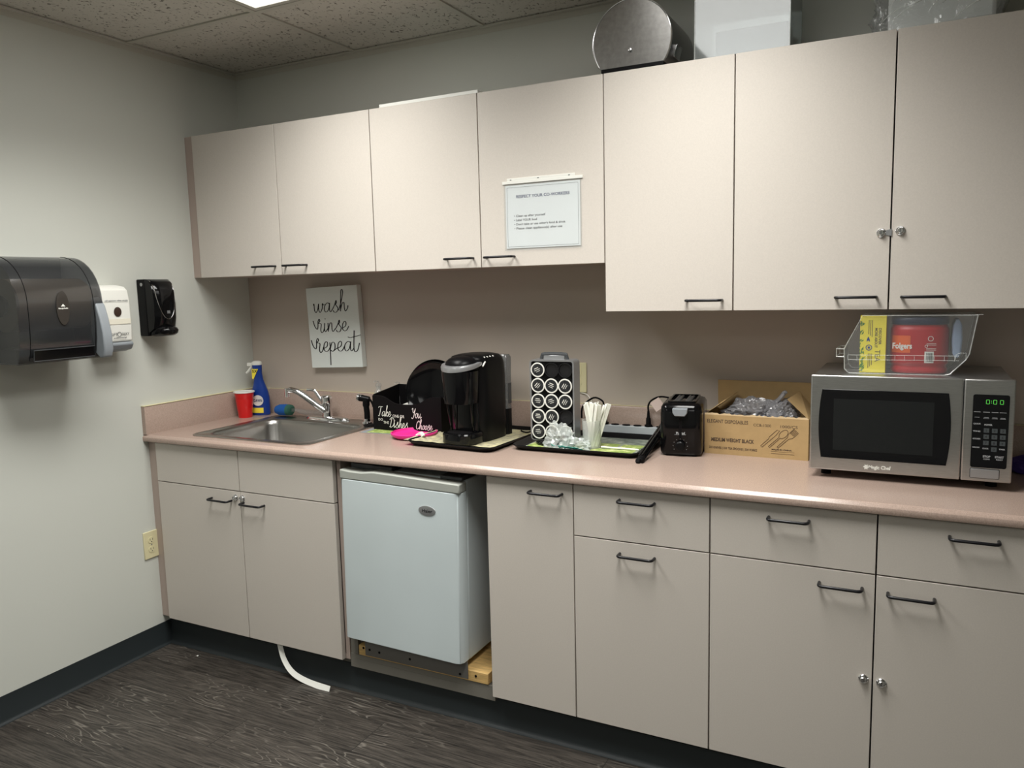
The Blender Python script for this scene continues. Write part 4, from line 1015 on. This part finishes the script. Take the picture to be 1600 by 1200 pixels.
# ------------------------------------------------------------------ toaster
ts = thing('toaster', 'black two-slot toaster standing end-on beside the cardboard box', 'toaster', (2.117, -.176, CT), math.radians(8))
b = B()
def trr(w_, d0, d1, r_, z): return [(p[0], p[1], z) for p in rrect(-w_, w_, d0, d1, r_, 6)]
b.loft([trr(.064, -.10, .115, .022, .006), trr(.067, -.104, .118, .024, .014), trr(.067, -.104, .118, .024, .14), trr(.0655, -.101, .116, .024, .160), trr(.060, -.094, .110, .022, .170), trr(.050, -.084, .10, .02, .174)])
tb = obj('body', b, M_black, ts, ang=40)
b = B(); b.prism([(-.05, .001), (.05, .001), (.058, .007), (-.058, .007)], 'y', -.09, .105); obj('feet', b, M_blackm, ts)
b = B(); po = rrect(-.046, .046, -.078, .095, .015, 5); pi2 = rrect(-.040, .040, -.072, .089, .012, 5)
b.loft([[(x, y, .1735) for x, y in po], [(x, y, .179) for x, y in po], [(x, y, .179) for x, y in pi2], [(x, y, .1745) for x, y in pi2]], False, False); obj('top_rim', b, M_black, ts)
for x in (-.018, .018):
    b = B(); b.box(x-.010, x+.010, -.060, .080, .1742, .1760); q = obj('bread_slot', b, M_dgrey, ts)
    b = B(); b.tube([(x-.006, -.06, .177), (x-.006, .08, .177)], .0012, 6).tube([(x+.006, -.06, .177), (x+.006, .08, .177)], .0012, 6); obj('slot_wire', b, M_chrome, q)
b = B(); b.M = frame((0, -.1035, .142), **FRONT)
b.prism([(-.024, .019), (.024, .019), (.023, .004), (.016, -.006), (-.016, -.006), (-.023, .004)], 'z', 0, .018); obj('lever', b, M_grey, ts, bevel=.002)
b = B(); b.box(-.004, .004, -.1052, -.1035, .060, .128); obj('lever_slot', b, M_blackm, ts, smooth=False)
b = B(); b.M = frame((0, -.104, .036), **FRONT); b.lathe([(.016, 0), (.0155, .010), (.012, .013), (.001, .0135)], 28); kn = obj('dial', b, M_blacks, ts)
b = B(); b.M = frame((0, -.1045, .036), **FRONT)
for k in range(9):
    a = math.radians(-30+30*k); b.box(.023*math.cos(a)-.0008, .023*math.cos(a)+.0008, .023*math.sin(a)-.0008, .023*math.sin(a)+.0008, 0, .0003)
b.M = frame((0, -.1046, 0), **FRONT); b.box(-.018, .018, .0725, .0733, 0, .0003)
text_into(b, 'Rival', .010, frame((-.014, -.1049, .075), **FRONT), bold=.0003, width=.028); obj('markings', b, M_print, ts, smooth=False)

# ------------------------------------------------------------------ cardboard box with cutlery bag
bxw, bxd, bxh = .163, .175, .130
cb = thing('cardboard_box', 'open cardboard box of disposable cutlery between toaster and microwave', 'box', (2.353, -.198, CT), math.radians(-1.5))
b = B(); th = .003
b.box(-bxw, bxw, 0, th, 0, bxh).box(-bxw, bxw, bxd-th, bxd, 0, bxh).box(-bxw, -bxw+th, th, bxd-th, 0, bxh).box(bxw-th, bxw, th, bxd-th, 0, bxh).box(-bxw+th, bxw-th, th, bxd-th, 0, .004)
cbb = obj('box_body', b, M_card, cb, smooth=False)
# torn front edge strip
b = B(); random.seed(5); x = -bxw
pts = []
while x < bxw: pts.append((x, bxh+.002+random.uniform(0, .005))); x += .008
b.prism([(-bxw, bxh-.001)]+pts+[(bxw, bxh-.001)], 'y', .0002, .0028); obj('torn_edge', b, mat('torn_cardboard', rgb(214, 190, 150), .9), cb, smooth=False)
b = B(); b.prism([(bxd-.0, bxh-.001), (bxd-.003, bxh-.001), (bxd-.010, bxh+.095), (bxd-.007, bxh+.096)], 'x', -bxw+.002, bxw-.001); obj('back_flap', b, M_card, cb, smooth=False)
b = B(); b.loft([[(-bxw, .004, bxh), (-bxw, bxd-.012, bxh), (-bxw+.002, bxd-.012, bxh+.003), (-bxw+.002, .004, bxh+.003)],
                 [(-bxw+.062, .030, bxh+.046), (-bxw+.072, bxd-.02, bxh+.056), (-bxw+.070, bxd-.02, bxh+.059), (-bxw+.060, .030, bxh+.049)]]); obj('side_flap', b, M_card, cb, smooth=False)
b = B(); b.loft([[(bxw, .004, bxh), (bxw, bxd-.012, bxh), (bxw-.003, bxd-.012, bxh+.002), (bxw-.003, .004, bxh+.002)],
                 [(bxw-.070, .040, bxh+.054), (bxw-.050, bxd-.02, bxh+.066), (bxw-.053, bxd-.02, bxh+.068), (bxw-.073, .040, bxh+.056)]]); obj('side_flap', b, M_card, cb, smooth=False)
F = frame((0, -.0004, 0), **FRONT)
b = B()
text_into(b, 'ELEGANT DISPOSABLES', .0165, F @ Matrix.Translation((-.155, .104, 0)), width=.132, bold=.0002)
text_into(b, 'CCB-1000', .0125, F @ Matrix.Translation((-.006, .100, 0)), width=.055)
text_into(b, '1000/CS', .0125, F @ Matrix.Translation((.075, .100, 0)), width=.052)
text_into(b, 'MEDIUM WEIGHT BLACK', .0165, F @ Matrix.Translation((-.141, .043, 0)), width=.138, bold=.0006)
text_into(b, '333 KNIVES | 333 TEA SPOONS | 334 FORKS', .0105, F @ Matrix.Translation((-.148, .018, 0)), width=.155, bold=.0003)
text_into(b, 'MADE IN CHINA', .006, F @ Matrix.Translation((.052, .027, 0)), width=.062, bold=.0003)
b.M = F; b.box(.050, .122, .0155, .0163, 0, .0003).box(.050, .122, .0225, .0230, 0, .0003)
def line(P, r_=.0007): b.tube([(x_, y_, .0001) for x_, y_ in P], r_, 4)
def rotp(P, cx, cy, a): 
    ca, sa = math.cos(a), math.sin(a); return [(cx+x_*ca-y_*sa, cy+x_*sa+y_*ca) for x_, y_ in P]
an = math.radians(45)
line(rotp([(0, -.003), (.06, -.004), (.078, -.001), (.074, .006), (.040, .006), (.036, .003), (0, .003), (0, -.003)], .020, .036, an))
sp_ = [(0, -.0025), (.045, -.002)]+[(.062+.017*math.cos(math.radians(a)), .010*math.sin(math.radians(a))) for a in range(-160, 161, 20)]+[(.045, .002), (0, .0025), (0, -.0025)]
line(rotp(sp_, .044, .036, an))
line(rotp([(0, -.0025), (.045, -.003), (.055, -.009), (.080, -.009), (.080, -.005), (.062, -.005), (.062, -.001), (.080, -.001), (.080, .003), (.062, .003), (.062, .007), (.080, .007), (.080, .010), (.055, .009), (.045, .003), (0, .0025), (0, -.0025)], .070, .036, an))
obj('printing', b, M_cardink, cbb, smooth=False)
bg = thing('cutlery_bag', 'grey translucent bag of black cutlery bulging from the cardboard box', 'bag', (2.352, -.105, CT+.085))
o = crumple('film', M_baggrey, (-.015, 0, 0), .100, .052, .054, 11, None, None, amp=.40, sub=5, hf=.35); o.parent = bg
o = crumple('film', M_baggrey, (.060, -.012, .0), .055, .045, .056, 17, None, None, amp=.42, sub=5, hf=.35); o.parent = bg
b = B(); b.tube(crom([(.03, -.01, .06), (.050, -.012, .082), (.066, -.014, .100), (.078, -.014, .116), (.082, -.015, .112)], 5), [.020, .019, .018, .017, .016, .014, .012, .010, .009, .009, .010, .010, .010, .010, .010, .010, .009, .008, .007, .006, .004], 10, .6); obj('twisted_end', b, M_baggrey, bg)

# ------------------------------------------------------------------ microwave
mw = thing('microwave', 'stainless steel microwave oven with black glass door on the counter', 'microwave', (2.5415, -.400, CT), math.radians(0))
MWW, MWH, MZ = .4955, .272, .024
b = B(); b.box(.004, MWW-.004, .016, .372, MZ+.004, MZ+MWH-.003); obj('housing', b, M_steelmw, mw, bevel=.003)
for x in (.04, MWW-.04):
    for y in (.06, .33):
        b = B(); b.cyl((x, y, 0), (x, y, MZ+.005), .014, .012, 14); obj('foot', b, M_blackm, mw)
XS = .379
b = B(); b.box(0, XS-.0008, -.004, .016, MZ, MZ+MWH); dr = obj('door', b, M_steelmw, mw, bevel=.004, seg=3)
z0, z1 = MZ+MWH-.236, MZ+MWH-.040
L_, R_ = [], []
for k in range(11):
    u = k/10; z = z0+(z1-z0)*u; bow = .008*(1-(2*u-1)**2)
    L_.append((.031-bow, z)); R_.append((.345+bow, z))
b = B(); b.prism(L_[::-1]+R_, 'y', -.0062, -.0042); gl = obj('door_glass', b, M_mwglass, dr, bevel=.0008)
b = B(); b.box(.062, .312, -.0068, -.0062, MZ+MWH-.212, MZ+MWH-.066); obj('window', b, M_mwinner, gl, smooth=False)
b = B(); text_into(b, 'Magic Chef', .0135, frame((.156, -.0046, MZ+.0125), **FRONT), width=.056, bold=.0006)
b.M = frame((.150, -.0046, MZ+.0165), **FRONT)
pts = []
for k in range(12):
    a = PI/6*k; r_ = .0085 if k % 2 == 0 else .0045; pts.append((r_*math.cos(a), r_*math.sin(a)))
b.prism(pts, 'z', 0, .0005); obj('brand_lettering', b, M_white, dr, smooth=False)
b = B(); b.box(XS+.0008, MWW, -.004, .016, MZ, MZ+MWH); cp_ = obj('control_panel', b, M_steelmw, mw, bevel=.004, seg=3)
b = B(); b.M = frame((0, -.0042, MZ), **FRONT); b.prism(rrect(.401, .483, .038, .232, .005, 3), 'z', 0, .0014); kp = obj('keypad', b, M_mwglass, cp_)
F = frame((0, -.0060, MZ), **FRONT)
b = B(); b.M = F
def seg7(x, z, w_, h_, segs, t_=.0016):
    m_ = z+h_/2
    S_ = {'a': (x, x+w_, z+h_-t_, z+h_), 'g': (x, x+w_, m_-t_/2, m_+t_/2), 'd': (x, x+w_, z, z+t_), 'f': (x-t_, x, m_, z+h_-t_*.5), 'b': (x+w_, x+w_+t_, m_, z+h_-t_*.5), 'e': (x-t_, x, z+t_*.5, m_), 'c': (x+w_, x+w_+t_, z+t_*.5, m_)}
    for s_ in segs: q = S_[s_]; b.box(q[0], q[1], q[2], q[3], 0, .0003)
for x in (.4315, .4475, .4625): seg7(x, .2075, .0060, .0115, 'abcdef', .0011)
b.box(.4415, .4430, .2100, .2115, 0, .0003).box(.4415, .4430, .2150, .2165, 0, .0003)
obj('clock_digits', b, M_lcd, kp, smooth=False)
b = B(); b.M = F
for k, x in enumerate((.404, .425, .444, .462)):
    b.box(x, x+.015, .1855, .1867, 0, .0002); b.box(x+.002, x+.013, .1715, .1725, 0, .0002)
    if k: b.box(x+.001, x+.014, .1690, .1699, 0, .0002)
for z, s_ in ((.153, 'QUICK'), (.133, 'TIME'), (.113, 'KITCHEN'), (.090, 'MEMORY')):
    text_into(b, s_, .005, F @ Matrix.Translation((.404, z, 0)), width=.017, bold=.0002)
text_into(b, 'POWER', .0055, F @ Matrix.Translation((.429, .151, 0)), width=.018, bold=.0003)
text_into(b, 'CLOCK', .005, F @ Matrix.Translation((.427, .088, 0)), width=.014, bold=.0002)
text_into(b, 'TIMER', .005, F @ Matrix.Translation((.464, .088, 0)), width=.014, bold=.0002)
text_into(b, 'STOP', .0075, F @ Matrix.Translation((.429, .066, 0)), width=.017, bold=.0003); text_into(b, 'CLEAR', .005, F @ Matrix.Translation((.430, .060, 0)), width=.015, bold=.0001)
text_into(b, 'START', .0075, F @ Matrix.Translation((.456, .066, 0)), width=.020, bold=.0003); text_into(b, 'RESET', .005, F @ Matrix.Translation((.459, .060, 0)), width=.015, bold=.0001)
obj('keypad_lettering', b, M_print, kp, smooth=False)
for k in range(10):
    r_, c_ = divmod(k, 3)
    if k == 9: r_, c_ = 3, 1
    b = B(); b.M = F; x = .428+.0185*c_; z = .132-.0165*r_; b.box(x, x+.0125, z, z+.0115, 0, .0003); ky = obj('key', b, M_keys, kp, smooth=False)
    b = B(); text_into(b, str((k+1) % 10), .008, frame((0, -.0064, MZ), **FRONT) @ Matrix.Translation((x+.004, z+.003, 0)), bold=.0002); obj('digit', b, M_ink, ky, smooth=False)
b = B(); b.M = frame((0, -.0042, MZ), **FRONT); b.prism(rrect(.402, .467, .010, .034, .002, 2), 'z', 0, .003); ob2 = obj('door_button', b, M_silver, cp_, bevel=.0006)
b = B(); b.M = frame((0, -.0041, MZ), **FRONT); b.prism(rrect(.4005, .4685, .0085, .0355, .003, 2), 'z', 0, .0003); obj('button_gap', b, M_ink, cp_, smooth=False)

# ------------------------------------------------------------------ clear bin with canister and tea on the microwave
CZ = CT+MZ+MWH-.0025
cbn = thing('clear_bin', 'clear plastic storage bin lying on top of the microwave', 'bin', (2.62, -.315, CZ))
# long profile in x-z, depth in y
pr = [(.004, .008), (.010, .002), (.018, 0), (.255, 0), (.270, .004), (.305, .045), (.315, .060), (.330, .163)]
prt = [(.001, .068), (.003, .01)]
outer = [(.0, .070), (.002, .012), (.006, .004), (.014, 0), (.255, 0), (.270, .004), (.307, .045), (.314, .060), (.330, .165)]
D0, D1 = .0, .150
b = B()
b.loft([[(x, D0, z) for x, z in outer], [(x, D1, z) for x, z in outer]], False, False, closed=False)       # floor + ends
side = outer+[(.043, .165), (.0, .070)]
for y in (D0, D1): b.face([b.v((x, y, z)) for x, z in outer+[(.046, .165)]])
obj('bin_body', b, M_clear, cbn, smooth=False, recalc=False)
b = B()
for y in (D0, D1):
    b.tube([(.330, y, .165), (.046, y, .165), (.0, y, .070), (.002, y, .012), (.014, y, 0), (.255, y, 0), (.270, y, .004), (.307, y, .045), (.314, y, .060), (.330, y, .165)], .0016, 6)
b.tube([(.330, D0, .165), (.330, D1, .165)], .0022, 6); b.tube([(.0, D0, .07), (.0, D1, .07)], .002, 6)
b.box(.326, .342, D0, D1, .1655, .1675)
obj('bin_rim', b, M_cupclear, cbn)
b = B()
b.tube([(.0, .02, .068), (-.022, .02, .068), (-.022, .02, .045), (.0, .02, .045)], .002, 6); b.tube([(-.022, .02, .068), (-.022, .13, .068)], .0018, 6); b.tube([(-.022, .02, .045), (-.022, .13, .045)], .0018, 6)
b.tube([(.0, .13, .068), (-.022, .13, .068), (-.022, .13, .045), (.0, .13, .045)], .002, 6)
obj('bin_handle', b, M_cupclear, cbn)
b = B()
b.tube([(.010, -.001, .052), (.290, -.001, .054)], .0009, 6); b.tube([(.010, -.001, .039), (.290, -.001, .041)], .0009, 6)
for k in range(12): b.tube([(.010+.0245*k, -.001, .039), (.010+.0245*k, -.001, .053)], .0008, 6)
b.tube([(.280, -.001, .042), (.283, -.001, .058), (.292, -.001, .062), (.306, -.001, .062), (.306, -.001, .044)], .001, 6)
obj('grid_lines', b, M_cupclear, cbn)
# tea box
tx = thing('tea_box', 'yellow tea box standing at the left of the clear bin', 'box', (2.6945, -.302, CZ+.0018))
b = B(); b.box(-.034, .034, -.008, .055, 0, .163); tb_ = obj('carton', b, M_yellow, tx, bevel=.001)
F = frame((0, -.0083, 0), **FRONT)
FR = F @ Matrix.Rotation(-PI/2, 4, 'Z')
b = B()
text_into(b, 'DISCOVER', .0095, F @ Matrix.Translation((.0150, .128, 0)) @ Matrix.Rotation(-PI/2, 4, 'Z'), width=.047, bold=.0002)
text_into(b, 'MORE ABOUT', .0095, F @ Matrix.Translation((.0050, .128, 0)) @ Matrix.Rotation(-PI/2, 4, 'Z'), width=.056, bold=.0002)
text_into(b, 'TEA', .020, F @ Matrix.Translation((.0060, .066, 0)) @ Matrix.Rotation(-PI/2, 4, 'Z'), width=.034)
for k in range(3):
    b.M = F; b.box(-.012+.0045*k, -.0105+.0045*k, .110-.004*k, .150, 0, .0002); b.box(-.012+.0045*k, -.0105+.0045*k, .014+.004*k, .055, 0, .0002)
obj('lettering', b, M_cardink, tb_, smooth=False)
b = B(); b.M = F
b.prism([(-.012, .093), (-.008, .088), (-.008, .094), (-.012, .104), (-.016, .094), (-.016, .088)], 'z', 0, .0003)
b.M = F @ Matrix.Translation((-.010, .072, 0)); b.lathe([(.0085, 0), (.0085, .0003), (.0065, .0003), (.0065, 0)], 24, cap0=False, cap1=False)
b.box(-.003, .003, -.003, .003, 0, .0003); obj('blue_symbols', b, M_blue, tb_, smooth=False)
b = B(); b.M = F; random.seed(9)
for k in range(34):
    x = random.uniform(-.034, -.022); z = random.uniform(.005, .145); a = random.uniform(-.8, .8); l = random.uniform(.004, .008)
    c_, s_ = math.cos(a+1.2), math.sin(a+1.2)
    P = [(-l, 0), (0, .0018), (l, 0), (0, -.0018)]; b.prism([(min(-.0195, max(-.0338, x+q[0]*c_-q[1]*s_)), z+q[0]*s_+q[1]*c_) for q in P], 'z', 0, .0002+.00001*k)
obj('leaf_pattern', b, mat('leaf_green', rgb(80, 130, 50), .6), tb_, smooth=False)
# coffee canister
cn = thing('coffee_canister', 'red plastic coffee canister with navy lid inside the clear bin', 'canister', (2.812, -.235, CZ+.0018))
def cring(s_, z): return [(x*s_, y*s_, z) for x, y, _ in ering(0, 0, .075, .068, 0, 48, 3.0)]
b = B(); b.loft([cring(.93, 0), cring(.97, .004), cring(.97, .012), cring(.93, .016), cring(.93, .022), cring(.98, .026), cring(1.0, .030), cring(1.0, .120), cring(.98, .126), cring(.94, .130), cring(.94, .136)])
cbd = obj('canister_body', b, M_can, cn, ang=50)
b = B(); b.loft([cring(.97, .1365), cring(.985, .138), cring(.985, .153), cring(.95, .156)]); obj('lid', b, M_navy, cn, ang=50)
def on_can(x, off=.0007): # y on canister front for a given x
    t_ = min(1, abs(x)/.0755); return -(.068*(1-t_**3.0)**(1/3.0))-off
def can_patch(nm, m, x0, x1, z0_, z1_, off=.0007):
    b = B(); n = 8; rings = [[(x0+(x1-x0)*k/n, on_can(x0+(x1-x0)*k/n, off), z) for k in range(n+1)] for z in (z0_, z1_)]
    b.loft(rings, False, False, closed=False); return obj(nm, b, m, cbd, recalc=False)
can_patch('orange_label', M_orange, -.069, -.022, .058, .106)
can_patch('barcode_label', M_white, .014, .037, .030, .062)
b = B()
for k in range(9): b.box(.016+.0021*k, .0168+.0021*k+.0004*(k % 2), on_can(.025, .0012), on_can(.025, .0009), .034, .058)
obj('barcode', b, M_ink, cbd, smooth=False)
b = B(); text_into(b, 'Folgers', .022, frame((-.068, on_can(-.050, .0022), .070), right=(1, -.12, 0), up=(0, 0, 1)), width=.050, bold=.0007)
F = frame((0, on_can(.025, .0012), 0), **FRONT); b.M = F
for z in (.066, .070, .080, .084): b.box(.018, .042, z, z+.001, 0, .0002)
b.M = F @ Matrix.Translation((.028, .098, 0)); b.lathe([(.007, 0), (.007, .0003), (.0058, .0003), (.0058, 0)], 20, cap0=False, cap1=False)
b.M = F @ Matrix.Translation((.018, .077, 0)); b.lathe([(.004, 0), (.004, .0003), (.0028, .0003), (.0028, 0)], 20, cap0=False, cap1=False)
obj('white_lettering', b, M_white, cbd, smooth=False)
b = B(); b.prism(rrect(-.016, .016, -.045, .045, .008, 3), 'z', 0, .145); o = obj('cream_carton', b, mat('pale_blue_pack', rgb(150, 165, 185), .5), None, bevel=.003); o.location = (2.908, -.232, CZ+.0445-.02); 
bpy.data.objects.remove(o)
t = thing('refill_pack', 'pale blue soft pack behind the canister at the right of the clear bin', 'pack', (2.905, -.23, CZ+.0465))
b = B(); b.loft([[(x*s_, y, z) for x, y in rrect(-.012, .012, -.05, .05, .006, 3)] for s_, z in ((.4, 0), (.9, .01), (1.1, .05), (.9, .09), (.3, .105))]); obj('pouch', b, mat('pale_blue_pack', rgb(140, 155, 178), .4), t)

# ------------------------------------------------------------------ purple cloth by the microwave
o = crumple('folded_cloth', M_purple, (3.135, -.12, CT+.0005), .085, .07, .030, 21, 'dark purple cloth on the counter right of the microwave', 'cloth', amp=.15, sub=4)

# ------------------------------------------------------------------ things on top of the wall cabinets
o = obj('foam_board', B().box(1.022, 1.436, YU+.001, YU+.30, ZT+.0005, ZT+.011), M_white, smooth=False); tag(o, 'white board lying flat on top of the short wall cabinets', 'board')
# steel dispenser lying on its flat side
sd = thing('steel_dispenser', 'round-ended stainless steel dispenser lying on top of the wall cabinets', 'dispenser', (1.985, YU+.004, ZT+.001))
R_ = .127; zc = .080
poly = []
for k in range(41):
    a = math.radians(-38+256*k/40); poly.append((R_*math.cos(a), zc+.004+R_*math.sin(a)))
poly = [(x, max(0.001, z)) for x, z in poly]
b = B(); b.prism(poly, 'y', .0, .27); bd = obj('shell', b, M_steel, sd, bevel=.003, ang=40)
b = B()
b.tube([(x*1.004, .0, zc+(z-zc)*1.004) for x, z in poly[1:-1]], .0022, 6); obj('edge_bead', b, M_chrome, sd)
b = B(); b.M = frame((-.004, -.0015, .058), **FRONT); b.lathe([(.006, 0), (.005, .004), (.001, .005)], 14); obj('lock_button', b, M_chrome, sd)
b = B(); b.box(-.100, .103, -.003, .26, -.0005, .012); obj('base_plate', b, M_blacks, sd, bevel=.002)
b = B(); b.M = frame((.1215, .075, .052), right=(0, 1, 0), up=(.25, 0, 1)); b.box(-.03, .03, -.02, .015, 0, .006); b.tube([(-.028, .016, .006), (.028, .016, .006)], .002, 6).tube([(-.028, -.020, .006), (.028, -.020, .006)], .002, 6); obj('paper_slot', b, M_chrome, sd, bevel=.001)
# clear tall bin
tb2 = thing('clear_box', 'tall clear acrylic box on top of the cabinets, right of the steel dispenser', 'box', (2.318, YU+.006, ZT+.0005))
b = B(); H_ = .24; w2 = .137; d2 = .24
b.box(-w2, w2, 0, .003, 0, H_).box(-w2, w2, d2-.003, d2, 0, H_).box(-w2, -w2+.003, .003, d2-.003, 0, H_).box(w2-.003, w2, .003, d2-.003, 0, H_).box(-w2+.003, w2-.003, .003, d2-.003, 0, .003)
obj('walls', b, M_acryl, tb2, smooth=False)
b = B(); b.box(-w2+.04, w2-.02, .10, .2, .004, .10); obj('contents', b, M_grey, tb2, bevel=.004)
b = B()
for x in (-w2+.001, w2-.001): b.tube([(x, 0, .0), (x, 0, H_)], .0018, 6)
obj('corner_edges', b, M_cupclear, tb2)
# shrink-wrapped pack
wp = thing('wrapped_package', 'package wrapped in shiny wrinkled plastic film on top of the right wall cabinet', 'package', (2.81, YU+.02, ZT+.0005))
b = B(); b.box(-.105, .150, .02, .25, .002, .20); obj('pack', b, M_paper, wp, bevel=.01)
b = B(); bm = b.bm
bmesh.ops.create_cube(bm, size=1.); bmesh.ops.subdivide_edges(bm, edges=bm.edges, cuts=16, use_grid_fill=True)
from mathutils import noise as _n
for v_ in bm.verts:
    p = v_.co; q = Vector((p.x*4.2, p.y*3.6, p.z*3.2))
    k = _n.noise(q*2.2)*.012+abs(_n.noise(q*4))*.010
    v_.co = Vector((.015+p.x*(.300+k*3), .13+p.y*(.250+k*1.6), .106+p.z*.208))
obj('plastic_film', b, M_film, wp, ang=20)
b = B()
random.seed(12)
for k in range(9):
    x = random.uniform(-.12, .14); z = random.uniform(.0, .08)
    b.tube(crom([(x, -.002, z), (x+.03, -.004, z+.022), (x+.06, -.002, z+.034)], 4), .0011, 5)
obj('film_creases', b, M_cupclear, wp)
# grey/dark ducting block behind right
